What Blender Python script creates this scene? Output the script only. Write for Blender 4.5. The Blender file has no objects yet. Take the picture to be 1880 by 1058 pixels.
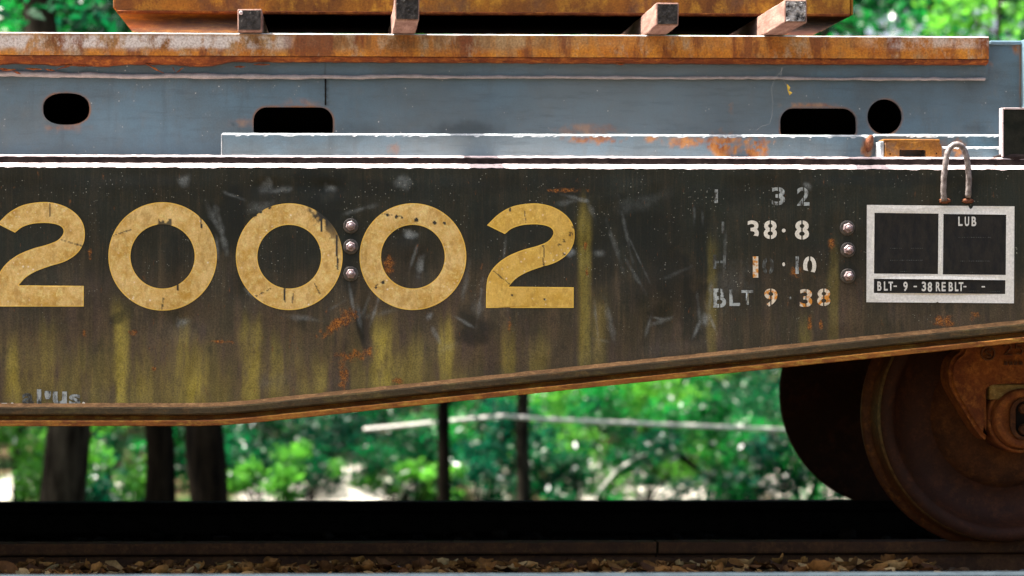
import bpy, bmesh, math, random
import numpy as np
from mathutils import Vector, Matrix, geometry
random.seed(7); rng = np.random.default_rng(11)
scene = bpy.context.scene
COL = scene.collection

# ------------------------------------------------------------------ camera
FPX, CX, CY = 4250.0, 761.0, 517.0            # focal length and principal point in photo pixels (1880 wide)
YAW, ROLL = math.radians(1.9), math.radians(0.06)
CAM = np.array([0.0, -6.8, 0.85])
fwd = np.array([math.sin(YAW), math.cos(YAW), 0.0])
r0 = np.array([math.cos(YAW), -math.sin(YAW), 0.0]); u0 = np.array([0.0, 0.0, 1.0])
rgt = math.cos(ROLL) * r0 + math.sin(ROLL) * u0
upv = -math.sin(ROLL) * r0 + math.cos(ROLL) * u0
cam_data = bpy.data.cameras.new("camera"); cam = bpy.data.objects.new("camera", cam_data); COL.objects.link(cam)
cam.matrix_world = Matrix(((rgt[0], upv[0], -fwd[0], CAM[0]), (rgt[1], upv[1], -fwd[1], CAM[1]), (rgt[2], upv[2], -fwd[2], CAM[2]), (0, 0, 0, 1)))
cam_data.sensor_fit = 'HORIZONTAL'; cam_data.sensor_width = 36.0
cam_data.lens = FPX / 1880 * 36
cam_data.shift_x = (940 - CX) / 1880; cam_data.shift_y = -(529 - CY) / 1880
cam_data.clip_start = 0.1; cam_data.clip_end = 3000
cam_data.dof.use_dof = True; cam_data.dof.focus_distance = 6.8; cam_data.dof.aperture_fstop = 2.9
scene.camera = cam

# ------------------------------------------------------------------ light
SUN = Vector((-0.45, 0.05, 0.87)).normalized()  # towards the sun: high, from the left, just behind the wagon's side
world = bpy.data.worlds.new("World"); scene.world = world; world.use_nodes = True
wn = world.node_tree
sky = wn.nodes.new('ShaderNodeTexSky'); sky.sky_type = 'NISHITA'; sky.sun_disc = False
sky.sun_elevation = math.asin(SUN.z); sky.sun_rotation = math.atan2(SUN.x, SUN.y)
bg = wn.nodes['Background']; wn.links.new(sky.outputs[0], bg.inputs[0]); bg.inputs[1].default_value = 0.10
sky.dust_density = 6.0; sky.air_density = 0.7; sky.ozone_density = 0.2
sd = bpy.data.lights.new("sun", 'SUN'); sd.energy = 4.5; sd.angle = math.radians(0.5); sd.color = (1.0, 0.95, 0.88)
so = bpy.data.objects.new("sun", sd); COL.objects.link(so); so.location = (-10, 0, 20)
so.rotation_euler = SUN.to_track_quat('Z', 'Y').to_euler()
scene.view_settings.view_transform = 'Standard'; scene.view_settings.look = 'None'
scene.view_settings.exposure = 2.2; scene.view_settings.gamma = 1.0
scene.cycles.max_bounces = 8; scene.cycles.transparent_max_bounces = 4
scene.cycles.use_denoising = True

# ------------------------------------------------------------------ measuring
def P(px, py, Y):
    """photo point -> (x, z) on the vertical plane at depth Y."""
    d = fwd + rgt * ((px - CX) / FPX) + upv * (-(py - CY) / FPX)
    t = (Y - CAM[1]) / d[1]
    q = CAM + d * t
    return float(q[0]), float(q[2])
def X(px, Y, py=517): return P(px, py, Y)[0]
def Z(py, Y, px=760): return P(px, py, Y)[1]
def proj(x, y, z):
    dx, dy, dz = x - CAM[0], y - CAM[1], z - CAM[2]
    zc = dx * fwd[0] + dy * fwd[1] + dz * fwd[2]
    return CX + FPX * (dx * rgt[0] + dy * rgt[1] + dz * rgt[2]) / zc, CY - FPX * (dx * upv[0] + dy * upv[1] + dz * upv[2]) / zc

_tab = np.random.default_rng(3).random((256, 256))
def vnoise(x, y):
    x = np.asarray(x, float); y = np.asarray(y, float)
    xi = np.floor(x).astype(int); yi = np.floor(y).astype(int); fx = x - xi; fy = y - yi
    fx = fx * fx * (3 - 2 * fx); fy = fy * fy * (3 - 2 * fy)
    g = lambda a, b: _tab[a % 256, b % 256]
    return (g(xi, yi) * (1 - fx) + g(xi + 1, yi) * fx) * (1 - fy) + (g(xi, yi + 1) * (1 - fx) + g(xi + 1, yi + 1) * fx) * fy
def fbm(x, y, o=4):
    s = 0; a = .5; t = 0
    for k in range(o):
        s = s + a * vnoise(x * 2 ** k + 17.3 * k, y * 2 ** k + 5.1 * k); t += a; a *= .5
    return s / t
def sstep(a, b, x): 
    t = np.clip((x - a) / (b - a), 0, 1); return t * t * (3 - 2 * t)

# ------------------------------------------------------------------ object helpers
def tag(o, label=None, cat=None, group=None, kind=None):
    if label: o['label'] = label
    if cat: o['category'] = cat
    if group: o['group'] = group
    if kind: o['kind'] = kind
    return o
def empty(name, loc=(0, 0, 0), label=None, cat=None, group=None, parent=None):
    o = bpy.data.objects.new(name, None); COL.objects.link(o); o.location = loc; o.empty_display_size = .1
    if parent: o.parent = parent
    return tag(o, label, cat, group)
def link(name, me, mat, parent=None, smooth=False):
    o = bpy.data.objects.new(name, me); COL.objects.link(o)
    if mat: me.materials.append(mat)
    if parent:
        o.parent = parent
        o.location = -Vector(parent.location) if parent.parent is None else -(Vector(parent.location) + Vector(parent.parent.location))
    if smooth: me.shade_smooth()
    return o
def fast_mesh(name, V, F):
    """V (n,3); F (m,k) all faces of k corners."""
    V = np.asarray(V, np.float32); F = np.asarray(F, np.int32); k = F.shape[1]
    me = bpy.data.meshes.new(name)
    me.vertices.add(len(V)); me.vertices.foreach_set('co', V.ravel())
    me.loops.add(F.size); me.loops.foreach_set('vertex_index', F.ravel())
    me.polygons.add(len(F)); me.polygons.foreach_set('loop_start', np.arange(0, F.size, k, dtype=np.int32))
    me.update(calc_edges=True); me.validate(); return me
def attr(me, name, vals):
    a = me.attributes.new(name, 'FLOAT', 'POINT'); a.data.foreach_set('value', np.asarray(vals, np.float32).ravel())
def grid_faces(n, m, closed=False):
    i = np.arange(n - 1)[:, None]; j = np.arange(m if closed else m - 1)[None, :]; j2 = (j + 1) % m
    return np.stack([i * m + j, i * m + j2, (i + 1) * m + j2, (i + 1) * m + j], -1).reshape(-1, 4)
def from_lists(name, V, F):
    me = bpy.data.meshes.new(name); me.from_pydata([tuple(map(float, v)) for v in V], [], [tuple(map(int, f)) for f in F]); me.update(); return me
def sweep(name, prof, xs, zline=None, jit=0.0, jscale=40, closed=True, seed=0, flip=False):
    """profile [(Y, Z)] swept along x; zline(xs) adds to Z; jit roughens it."""
    xs = np.asarray(xs, float); n, m = len(xs), len(prof)
    zl = zline(xs) if zline else np.zeros(n)
    V = np.zeros((n, m, 3)); pr = np.array(prof, float)
    V[:, :, 0] = xs[:, None]; V[:, :, 1] = pr[None, :, 0]; V[:, :, 2] = pr[None, :, 1] + zl[:, None]
    if jit:
        for k in range(m):
            V[:, k, 2] += jit * (fbm(xs * jscale + 31 * k + seed, np.full(n, 3.3 * k + seed), 3) - .5) * 2
            V[:, k, 1] += jit * .6 * (fbm(xs * jscale + 77 * k + seed, np.full(n, 9.1 * k + seed), 3) - .5) * 2
    F = grid_faces(n, m, closed)[:, ::-1] if flip else grid_faces(n, m, closed)
    V = V.reshape(-1, 3); F = [tuple(f) for f in F]
    if closed:
        F.append(tuple(range(m))); F.append(tuple(reversed(range((n - 1) * m, n * m))))
    me = from_lists(name, V, F)
    bm = bmesh.new(); bm.from_mesh(me)
    if closed: bmesh.ops.recalc_face_normals(bm, faces=bm.faces)
    bm.to_mesh(me); bm.free(); return me
def box_bm(bm, x0, x1, y0, y1, z0, z1, bev=0.0, seg=2, M=None):
    r = bmesh.ops.create_cube(bm, size=1.0); vs = r['verts']
    for v in vs: v.co = Vector(((x0 + x1) / 2 + v.co.x * (x1 - x0), (y0 + y1) / 2 + v.co.y * (y1 - y0), (z0 + z1) / 2 + v.co.z * (z1 - z0)))
    if bev:
        es = list({e for v in vs for e in v.link_edges})
        r2 = bmesh.ops.bevel(bm, geom=es, offset=bev, segments=seg, affect='EDGES', profile=.5)
        vs = [v for v in r2['verts']]
    return vs
def bm_obj(name, bm, mat, parent=None, smooth=False):
    me = bpy.data.meshes.new(name); bm.to_mesh(me); bm.free(); return link(name, me, mat, parent, smooth)
def tube(name, pts, rad, seg=10, caps=True):
    pts = [Vector(p) for p in pts]; n = len(pts); V = []; F = []
    rad = rad if hasattr(rad, '__len__') else [rad] * n
    nrm = None
    for i, p in enumerate(pts):
        t = (pts[min(i + 1, n - 1)] - pts[max(i - 1, 0)]).normalized()
        if nrm is None: nrm = t.orthogonal().normalized()
        nrm = (nrm - t * nrm.dot(t)).normalized(); b = t.cross(nrm)
        for k in range(seg):
            a = 2 * math.pi * k / seg; V.append(p + (nrm * math.cos(a) + b * math.sin(a)) * rad[i])
    for i in range(n - 1):
        for k in range(seg):
            k2 = (k + 1) % seg; F.append((i * seg + k, i * seg + k2, (i + 1) * seg + k2, (i + 1) * seg + k))
    if caps: F.append(tuple(reversed(range(seg)))); F.append(tuple(range((n - 1) * seg, n * seg)))
    return from_lists(name, V, F)
def lathe(name, prof, cx, cz, seg=96):
    """profile [(r, y)] turned about the Y axis through (cx, cz)."""
    V = []; m = len(prof)
    for k in range(seg):
        a = 2 * math.pi * k / seg
        for r, y in prof: V.append((cx + r * math.cos(a), y, cz + r * math.sin(a)))
    F = []
    for k in range(seg):
        k2 = (k + 1) % seg
        for j in range(m - 1): F.append((k * m + j, k * m + j + 1, k2 * m + j + 1, k2 * m + j))
    me = from_lists(name, V, F)
    bm = bmesh.new(); bm.from_mesh(me); bmesh.ops.remove_doubles(bm, verts=bm.verts, dist=1e-5)
    bmesh.ops.recalc_face_normals(bm, faces=bm.faces); bm.to_mesh(me); bm.free(); return me
def inside(poly, pts):
    x, y = pts[:, 0], pts[:, 1]; c = np.zeros(len(pts), bool); n = len(poly)
    for i in range(n):
        x1, y1 = poly[i]; x2, y2 = poly[(i + 1) % n]
        k = (y1 > y) != (y2 > y)
        with np.errstate(divide='ignore', invalid='ignore'): xi = (x2 - x1) * (y - y1) / (y2 - y1) + x1
        c ^= k & (x < xi)
    return c
def dist_loops(loops, pts):
    d = np.full(len(pts), 9e9)
    for L in loops:
        for i in range(len(L)):
            a = np.array(L[i]); b = np.array(L[(i + 1) % len(L)]); ab = b - a; q = max(ab @ ab, 1e-12)
            t = np.clip(((pts - a) @ ab) / q, 0, 1); d = np.minimum(d, np.hypot(*(pts - a - t[:, None] * ab).T))
    return d
def fill2d(loops, step):
    """outer loop + hole loops -> (points, tris, distance to the edge), with inner points every step."""
    pts = []; edges = []
    for L in loops:
        b = len(pts); pts += [Vector(p) for p in L]; edges += [(b + i, b + (i + 1) % len(L)) for i in range(len(L))]
    if step:
        o = np.array(loops[0]); x0, y0 = o.min(0); x1, y1 = o.max(0)
        gx, gy = np.meshgrid(np.arange(x0, x1, step), np.arange(y0, y1, step)); g = np.stack([gx.ravel(), gy.ravel()], 1)
        g[:, 0] += (np.arange(len(g)) % 2) * step * .13
        k = inside(loops[0], g)
        for h in loops[1:]: k &= ~inside(h, g)
        g = g[k]; g = g[dist_loops(loops, g) > step * .45]
        pts += [Vector(p) for p in g]
    V, E, F, *_ = geometry.delaunay_2d_cdt(pts, edges, [], 0, 1e-6)
    V = np.array([tuple(v) for v in V]); F = np.array([tuple(f) for f in F]); c = V[F].mean(1)
    k = inside(loops[0], c)
    for h in loops[1:]: k &= ~inside(h, c)
    return V, F[k], dist_loops(loops, V)
def plate(name, loops, Y, thick, step=None, yfun=None, walls=True):
    """flat plate in the XZ plane at depth Y (front towards -Y) with holes and real thickness."""
    V, F, d = fill2d(loops, step); n = len(V)
    y = np.full(n, Y) + (yfun(V[:, 0], V[:, 1]) if yfun else 0)
    A = np.stack([V[:, 0], y, V[:, 1]], 1); B = A.copy(); B[:, 1] += thick
    tri = F.copy(); e1 = A[tri[:, 1]] - A[tri[:, 0]]; e2 = A[tri[:, 2]] - A[tri[:, 0]]
    fl = np.cross(e1, e2)[:, 1] > 0; tri[fl] = tri[fl][:, ::-1]
    faces = [tuple(t) for t in tri]; VV = A
    if walls:
        VV = np.concatenate([A, B]); faces += [tuple(t[::-1] + n) for t in tri]
        cnt = {}
        for t in tri:
            for a, b in ((t[0], t[1]), (t[1], t[2]), (t[2], t[0])): cnt[(a, b)] = 1
        for (a, b) in cnt:
            if (b, a) not in cnt: faces.append((b, a, a + n, b + n))
    me = from_lists(name, VV, faces)
    attr(me, 'edge', np.concatenate([d, d]) if walls else d)
    return me, VV
def rrect(x0, x1, z0, z1, r, n=8):
    out = []
    for cx, cz, a0 in ((x1 - r, z1 - r, 0), (x0 + r, z1 - r, 90), (x0 + r, z0 + r, 180), (x1 - r, z0 + r, 270)):
        for k in range(n + 1):
            a = math.radians(a0 + 90 * k / n); out.append((cx + r * math.cos(a), cz + r * math.sin(a)))
    return out

# ------------------------------------------------------------------ material helpers
class Mat:
    def __init__(s, name):
        s.m = bpy.data.materials.new(name); s.m.use_nodes = True; s.nt = s.m.node_tree
        s.b = s.nt.nodes['Principled BSDF']; s.tc = None
    def put(s, sock, v):
        if isinstance(v, bpy.types.NodeSocket): s.nt.links.new(v, sock)
        elif hasattr(v, '__len__') and sock.type == 'RGBA' and len(v) == 3: sock.default_value = (*v, 1)
        else: sock.default_value = v
    def set(s, **k):
        for a, v in k.items(): s.put(s.b.inputs[a.replace('_', ' ')], v)
    def co(s, sc=(1, 1, 1), off=(0, 0, 0)):
        if s.tc is None: s.tc = s.nt.nodes.new('ShaderNodeTexCoord')
        n = s.nt.nodes.new('ShaderNodeMapping'); n.inputs['Scale'].default_value = sc; n.inputs['Location'].default_value = off
        s.nt.links.new(s.tc.outputs['Object'], n.inputs['Vector']); return n.outputs[0]
    def noise(s, scale, detail=4, rough=.55, st=(1, 1, 1), off=(0, 0, 0), dist=0):
        n = s.nt.nodes.new('ShaderNodeTexNoise'); s.nt.links.new(s.co(st, off), n.inputs['Vector'])
        n.inputs['Scale'].default_value = scale; n.inputs['Detail'].default_value = detail; n.inputs['Roughness'].default_value = rough; n.inputs['Distortion'].default_value = dist
        return n.outputs['Fac']
    def voro(s, scale, st=(1, 1, 1), off=(0, 0, 0), feature='F1'):
        n = s.nt.nodes.new('ShaderNodeTexVoronoi'); n.feature = feature; s.nt.links.new(s.co(st, off), n.inputs['Vector']); n.inputs['Scale'].default_value = scale
        return n.outputs['Distance']
    def mr(s, v, a, b, c=0., d=1.):
        n = s.nt.nodes.new('ShaderNodeMapRange'); s.put(n.inputs[0], v)
        for i, q in enumerate((a, b, c, d)): n.inputs[1 + i].default_value = q
        return n.outputs[0]
    def math(s, op, a, b=0.):
        n = s.nt.nodes.new('ShaderNodeMath'); n.operation = op; s.put(n.inputs[0], a); s.put(n.inputs[1], b); n.use_clamp = op in ('MULTIPLY', 'ADD'); return n.outputs[0]
    def mul(s, a, b): return s.math('MULTIPLY', a, b)
    def add(s, a, b): return s.math('ADD', a, b)
    def mix(s, f, a, b):
        n = s.nt.nodes.new('ShaderNodeMix'); n.data_type = 'RGBA'; s.put(n.inputs[0], f); s.put(n.inputs[6], a); s.put(n.inputs[7], b); return n.outputs[2]
    def at(s, name):
        n = s.nt.nodes.new('ShaderNodeAttribute'); n.attribute_name = name; return n.outputs['Fac']
    def axis(s, i):
        n = s.nt.nodes.new('ShaderNodeSeparateXYZ'); s.nt.links.new(s.co(), n.inputs[0]); return n.outputs[i]
    def bump(s, h, strength=.3, dist=.002):
        n = s.nt.nodes.new('ShaderNodeBump'); n.inputs['Strength'].default_value = strength; n.inputs['Distance'].default_value = dist
        s.put(n.inputs['Height'], h); s.nt.links.new(n.outputs[0], s.b.inputs['Normal'])

def rust_mat(name, dark, mid, light, pale=None, pale_amt=.5, st=(1, 1, 1), scale=9, seed=0, rough=.85):
    """flaky rust: dark, mid and light oxide in patches with worn pale scale on top."""
    m = Mat(name); o = (seed * 1.7, seed * .9, seed * 2.3)
    a = m.noise(scale, 5, .65, st, o); b = m.noise(scale * 3.1, 5, .7, st, o); g = m.noise(160, 3, .7, (1, 1, 1), o)
    c = m.mix(m.mr(a, .38, .6), dark, mid); c = m.mix(m.mr(b, .48, .68), c, light)
    if pale: c = m.mix(m.mul(m.mr(m.noise(scale * .8, 6, .7, st, (o[0] + 9, o[1], o[2])), .52, .66), pale_amt), c, pale)
    c = m.mix(m.mr(m.noise(scale * .55, 4, .6, st, (o[0] + 4, o[1], o[2] + 5)), .5, .62, 0, .7), c, tuple(q * 1.15 for q in dark))
    c = m.mix(m.mr(g, .35, .75, 0, .55), c, tuple(q * .35 for q in dark))
    m.set(Base_Color=c, Roughness=rough); m.b.inputs['Specular IOR Level'].default_value = .25
    m.bump(m.add(m.mul(b, .6), m.mul(g, .5)), .5, .004); return m.m

STEEL_UP, STEEL_LO = (.022, .022, .013), (.105, .074, .042)
def sill_mat():
    m = Mat('weathered dark steel paint')
    big = m.noise(5, 5, .6); mid = m.noise(22, 5, .65, (1, 1, .6)); vert = m.noise(9, 4, .6, (4, 1, .35), (3, 0, 1)); fine = m.noise(230, 3, .7); fine2 = m.noise(70, 4, .7, (1, 1, .7)); hair = m.noise(60, 4, .7, (3, 1, .12))
    c = m.mix(m.at('brown'), STEEL_UP, STEEL_LO)
    c = m.mix(m.mr(big, .42, .62, 0, .75), c, m.mix(m.at('brown'), (.024, .030, .022), (.060, .052, .028)))
    c = m.mix(m.mul(m.mr(vert, .48, .66), m.add(m.at('brown'), .12)), c, (.125, .086, .046))
    c = m.mix(m.mul(m.mr(hair, .5, .72, 0, .5), m.add(m.at('brown'), .3)), c, (.16, .12, .06))
    c = m.mix(m.mul(m.mr(hair, .5, .68, 0, .6), m.at('brown')), c, (.055, .043, .022))
    st = m.mul(m.at('streak'), m.mr(vert, .25, .6, .5, 1.))
    c = m.mix(st, c, m.mix(m.mr(mid, .4, .65), (.31, .245, .034), (.52, .42, .085)))
    c = m.mix(m.mr(mid, .54, .70, 0, .5), c, (.020, .022, .015))
    c = m.mix(m.mul(m.mr(m.noise(11, 4, .6, (2.4, 1, .5), (1, 0, 6)), .5, .64), m.mul(m.at('brown'), .5)), c, (.088, .058, .052))
    c = m.mix(m.mul(m.at('dark'), .85), c, (.009, .012, .010))
    sc = m.mul(m.at('scuff_glint'), m.mr(fine2, .3, .6, .35, 1.))
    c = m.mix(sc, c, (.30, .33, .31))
    ru = m.mul(m.at('rust'), m.mr(fine2, .34, .54))
    c = m.mix(ru, c, m.mix(m.mr(fine, .4, .6), (.13, .036, .010), (.36, .14, .024)))
    c = m.mix(m.mul(m.mr(m.noise(34, 4, .7, (2.2, 1, .7), (7, 0, 2)), .64, .72), .65), c, (.19, .075, .022))
    c = m.mix(m.mr(fine, .36, .60, .45, 0), c, (.010, .010, .007))
    sp = m.mul(m.mul(m.mr(m.voro(95), .17, .07), m.mr(m.noise(13, 3, .6, (1, 1, 1), (4, 4, 4)), .5, .62)), m.mr(m.at('brown'), .0, .8, 1., .15))
    c = m.mix(m.mul(sp, .85), c, (.46, .46, .36))
    m.set(Base_Color=c, Roughness=m.mr(mid, .3, .7, .36, .6)); m.b.inputs['Specular IOR Level'].default_value = .16
    m.bump(m.add(m.mul(fine2, .6), m.mul(fine, .35)), .3, .002); return m.m
def paint_mat(name, base, light, edge_col, wear, seed=0, rustc=None):
    """sun-baked thin paint: bright line at its edge, pale rubbed patches, the steel showing where it is gone ('gone' mask)."""
    m = Mat(name); o = (seed * 3.1, 0, seed * 1.3)
    a = m.noise(16, 6, .7, (1, 1, 1), o); b = m.noise(60, 4, .75, (1, 1, 1), o); f = m.noise(210, 3, .7, (1, 1, 1), o)
    c = m.mix(m.mr(a, .36, .6), base, light)
    c = m.mix(m.mr(b, .5, .66, 0, .75), c, tuple(min(.85, q * 1.3) for q in light))
    c = m.mix(m.mul(m.mr(m.noise(25, 5, .7, (1.5, 1, .8), (o[0] + 5, 2, o[2])), .5, .62), .5), c, (base[0] * .66, base[1] * .62, base[2] * .8))
    c = m.mix(m.mr(f, .36, .66, .3, 0), c, tuple(q * .5 for q in base))
    c = m.mix(m.mul(m.mr(m.add(m.at('edge'), m.mr(b, .3, .7, 0., .003)), .0052, .0025), .8), c, edge_col)
    sp = m.mul(m.mr(m.voro(62, (1, 1, 1), o), .22, .08), m.mr(m.noise(9, 3, .6, (1, 1, 1), (o[0], 6, o[2])), .5, .62))
    c = m.mix(m.mul(sp, .8), c, (.88, .80, .60))
    if rustc: c = m.mix(m.mr(m.noise(30, 4, .7, (1, 1, 1), (o[0] + 2, 3, 1)), .46, .56), c, rustc)
    gone = m.add(m.at('gone'), m.mr(m.noise(95, 5, .75, (1, 1, 1), (o[0], 8, o[2])), .5 + .22 * (1 - wear), .56 + .22 * (1 - wear)))
    c = m.mix(gone, c, (.028, .027, .019))
    m.set(Base_Color=c, Roughness=.6); m.b.inputs['Specular IOR Level'].default_value = .3
    m.bump(m.add(m.mul(b, .5), m.mul(f, .4)), .3, .002); return m.m
def stencil_mat(name, col, wear, seed=0, second=None):
    m = Mat(name); o = (seed * 2.7, 0, seed * 1.9)
    a = m.noise(55, 5, .7, (1, 1, .5), o); f = m.noise(260, 3, .7, (1, 1, 1), o)
    c = m.mix(m.mr(f, .35, .65), tuple(q * .7 for q in col), col)
    if second: c = m.mix(m.mr(m.noise(60, 3, .6, (1, 1, 1), (o[0], 4, 1)), .49, .57), c, second)
    c = m.mix(m.mr(a, .68 - .36 * wear, .80 - .32 * wear), c, (.034, .031, .021))
    m.set(Base_Color=c, Roughness=.65); m.b.inputs['Specular IOR Level'].default_value = .3; return m.m
def girder_mat(name, seed=0, lighter=0.):
    m = Mat(name); o = (seed * 2, seed, seed * .7)
    a = m.noise(3.2, 5, .6, (1, 1, 1.5), o); b = m.noise(26, 5, .65, (1, 1, .6), o); f = m.noise(200, 3, .7)
    k = 1 + lighter
    c = m.mix(m.mr(a, .36, .62), (.066 * k, .094 * k, .104 * k), (.085 * k, .148 * k, .185 * k))
    c = m.mix(m.mr(b, .5, .72, 0, .4), c, (.11, .125, .115))
    c = m.mix(m.mr(m.noise(7, 5, .7, (3, 1, .4), (8, 1, 2)), .56, .72, 0, .35), c, (.05, .07, .078))
    c = m.mix(m.mr(f, .4, .7, .22, 0), c, (.03, .04, .045))
    c = m.mix(m.mr(m.noise(1.1, 3, .6, (1, 1, 1), (o[0] + 1, 2, 3)), .42, .62, 0, .5), c, (.125 * k, .15 * k, .15 * k))
    c = m.mix(m.mr(m.noise(30, 4, .7, (.25, 1, 2)), .52, .7, 0, .3), c, (.04, .055, .06))
    edge = m.mul(m.mr(m.at('edge'), .008, .0005), m.mul(m.mr(b, .3, .5), m.mr(a, .38, .58, .1, 1.)))
    c = m.mix(edge, c, (.19, .075, .02))
    rs = m.mul(m.at('rust'), m.mr(m.noise(45, 5, .7), .30, .48))
    c = m.mix(rs, c, m.mix(m.mr(b, .4, .6), (.22, .065, .012), (.46, .20, .04)))
    c = m.mix(m.mul(m.at('dark'), .75), c, (.03, .04, .04))
    c = m.mix(m.mul(m.mr(m.voro(60), .16, .06), m.mr(b, .55, .65)), c, (.45, .46, .42))
    m.set(Base_Color=c, Roughness=m.mr(b, .3, .7, .38, .6)); m.b.inputs['Specular IOR Level'].default_value = .4
    m.bump(m.add(m.mul(b, .5), m.mul(f, .3)), .2, .003); return m.m
def plain_mat(name, c1, c2, scale=20, rough=.7, st=(1, 1, 1), bump=.3, metal=0., spec=.3):
    m = Mat(name); a = m.noise(scale, 5, .65, st); f = m.noise(scale * 7, 3, .7, st)
    c = m.mix(m.mr(a, .38, .62), c1, c2); c = m.mix(m.mr(f, .35, .7, .4, 0), c, tuple(q * .4 for q in c1))
    m.set(Base_Color=c, Roughness=rough, Metallic=metal); m.b.inputs['Specular IOR Level'].default_value = spec
    if bump: m.bump(m.add(a, m.mul(f, .4)), bump, .005)
    return m.m
def leaf_mat(name, dark, light, back, gloss=.3):
    m = Mat(name); t = m.at('tint')
    c = m.mix(t, dark, light); c = m.mix(m.at('pale'), c, (.50, .54, .46))  # the few pale leaves paint white sun glints into the foliage
    m.set(Base_Color=c, Roughness=.26); m.b.inputs['Specular IOR Level'].default_value = gloss
    tr = m.nt.nodes.new('ShaderNodeBsdfTranslucent'); m.put(tr.inputs[0], m.mix(t, tuple(q * .6 for q in back), back))
    mx = m.nt.nodes.new('ShaderNodeMixShader'); mx.inputs[0].default_value = .45
    m.nt.links.new(m.b.outputs[0], mx.inputs[1]); m.nt.links.new(tr.outputs[0], mx.inputs[2])
    m.nt.links.new(mx.outputs[0], m.nt.nodes['Material Output'].inputs[0]); return m.m

M_SILL = sill_mat()
M_LIP = rust_mat('rusty olive flange', (.038, .028, .013), (.068, .050, .022), (.12, .068, .024), (.15, .115, .03), .6, (1, 1, 3), 7, 1)
M_LIPTOP = rust_mat('tan rust ledge', (.13, .068, .026), (.235, .125, .05), (.33, .19, .08), (.07, .045, .02), .6, (1, 1, 3), 16, 14)
M_COVER = rust_mat('rusty cover plate', (.17, .055, .012), (.33, .125, .02), (.44, .25, .04), None, 0, (1, 1, 3), 8, 2)
M_DECK = plain_mat('grimy deck steel', (.016, .011, .011), (.04, .030, .026), 30, .85, spec=.08)
def edge_mat():
    m = Mat('chipped pinkish edge with painted sunlight'); a = m.noise(45, 5, .7); c = m.mix(m.mr(m.noise(30, 6, .75, (.5, 1, 1)), .55, .66), m.mix(a, (.40, .30, .29), (.60, .52, .50)), (.075, .042, .036)); m.set(Base_Color=c, Roughness=.6); m.bump(a, .5, .004); return m.m
M_EDGE = edge_mat()  # sunlight on the top edges painted in as pale pink, with dark chips
M_UNDER = plain_mat('dark underframe and painted shade', (.007, .006, .005), (.014, .011, .009), 15, .9, spec=.05)  # near-black; also paints shade in gaps and on the far wheel
M_RUSTBAR = rust_mat('patchy rusty beam', (.115, .036, .012), (.235, .125, .042), (.30, .20, .10), (.40, .36, .29), .75, (1.6, 1, .6), 5.5, 3)
M_RUSTLIP = rust_mat('deep orange rust', (.10, .022, .006), (.22, .055, .009), (.40, .13, .018), None, 0, (1, 1, 2), 12, 4)
M_RUSTTOP = rust_mat('orange brown beam', (.17, .060, .016), (.40, .155, .018), (.60, .29, .03), (.10, .06, .045), .75, (1.3, 1, .8), 6, 5)
M_WHEEL = rust_mat('brown wheel steel', (.032, .011, .005), (.054, .017, .007), (.090, .029, .010), None, 0, (1, 1, 1), 10, 6, .7)
M_RIM = rust_mat('polished brown rim', (.060, .020, .008), (.115, .040, .011), (.20, .075, .018), None, 0, (1, 1, 1), 14, 7, .5)
M_HUB = rust_mat('orange brown hub', (.05, .018, .007), (.105, .036, .010), (.15, .055, .014), None, 0, (1, 1, 1), 12, 16)
M_RIMGLINT = plain_mat('painted rim highlight', (.10, .045, .016), (.34, .19, .07), 60, .45)  # highlight on the rim and flange tip, painted as a lighter band
M_FRAME = rust_mat('rusty truck casting', (.13, .034, .010), (.25, .074, .016), (.38, .14, .028), None, 0, (1, 1, 1), 12, 8)
M_WORNYEL = rust_mat('worn yellow bearing steel', (.22, .13, .035), (.32, .21, .06), (.44, .32, .12), (.16, .06, .02), .8, (1, 1, 1), 26, 9)
M_POCKET = rust_mat('orange pocket rust', (.22, .085, .018), (.36, .155, .02), (.46, .20, .03), (.15, .11, .09), .7, (1, 1, 1), 22, 10)
M_GIRDER = girder_mat('blue grey girder paint'); M_LEDGE = girder_mat('pale grey base paint', 3, .6)
M_SUNLIT = plain_mat('chipped edge with painted sunlight', (.30, .34, .35), (.58, .62, .62), 35, .5)  # pale chips, plus sunlight painted on bevels and the pocket cheek
M_BEAD = plain_mat('weld bead primer', (.26, .235, .22), (.36, .32, .30), 40, .6)
M_SLABSHADE = plain_mat('painted shade under slab', (.0012, .001, .001), (.003, .0025, .002), 20, .95, spec=.0)  # shade beneath the slab as a near-black colour
M_DARKBOX = plain_mat('dark green black paint', (.012, .014, .010), (.024, .024, .017), 30, .8, spec=.08)
M_BOLT = plain_mat('bolt steel with paint', (.24, .17, .17), (.42, .33, .32), 90, .4, bump=.15, metal=.3)
M_WASHER = plain_mat('washer dark steel', (.05, .046, .038), (.12, .105, .085), 80, .5, bump=.15)
M_HOOK = plain_mat('painted loop steel', (.11, .085, .075), (.34, .30, .28), 70, .4, spec=.5)
M_WELDRUST = rust_mat('rusty weld', (.12, .035, .018), (.22, .08, .035), (.30, .14, .06), None, 0, (1, 1, 1), 60, 11)
M_TIMBER = plain_mat('weathered timber', (.21, .11, .082), (.38, .24, .185), 12, .85, (3, .5, 3))
M_TIMBEREND = plain_mat('dark timber end grain', (.022, .020, .017), (.075, .068, .06), 60, .9)
M_DIGIT = paint_mat('faded yellow digit paint', (.56, .315, .048), (.78, .54, .20), (.82, .51, .08), .17, 1)
M_DIGIT2 = paint_mat('brighter yellow digit paint', (.60, .355, .045), (.72, .46, .10), (.84, .54, .08), .10, 5)
M_DECAL = plain_mat('off white panel paint', (.80, .79, .69), (.86, .84, .76), 22, .6, bump=.1)
M_FIELD = plain_mat('black panel field', (.006, .006, .005), (.020, .017, .011), 50, .7, (1, 1, .4))
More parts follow.
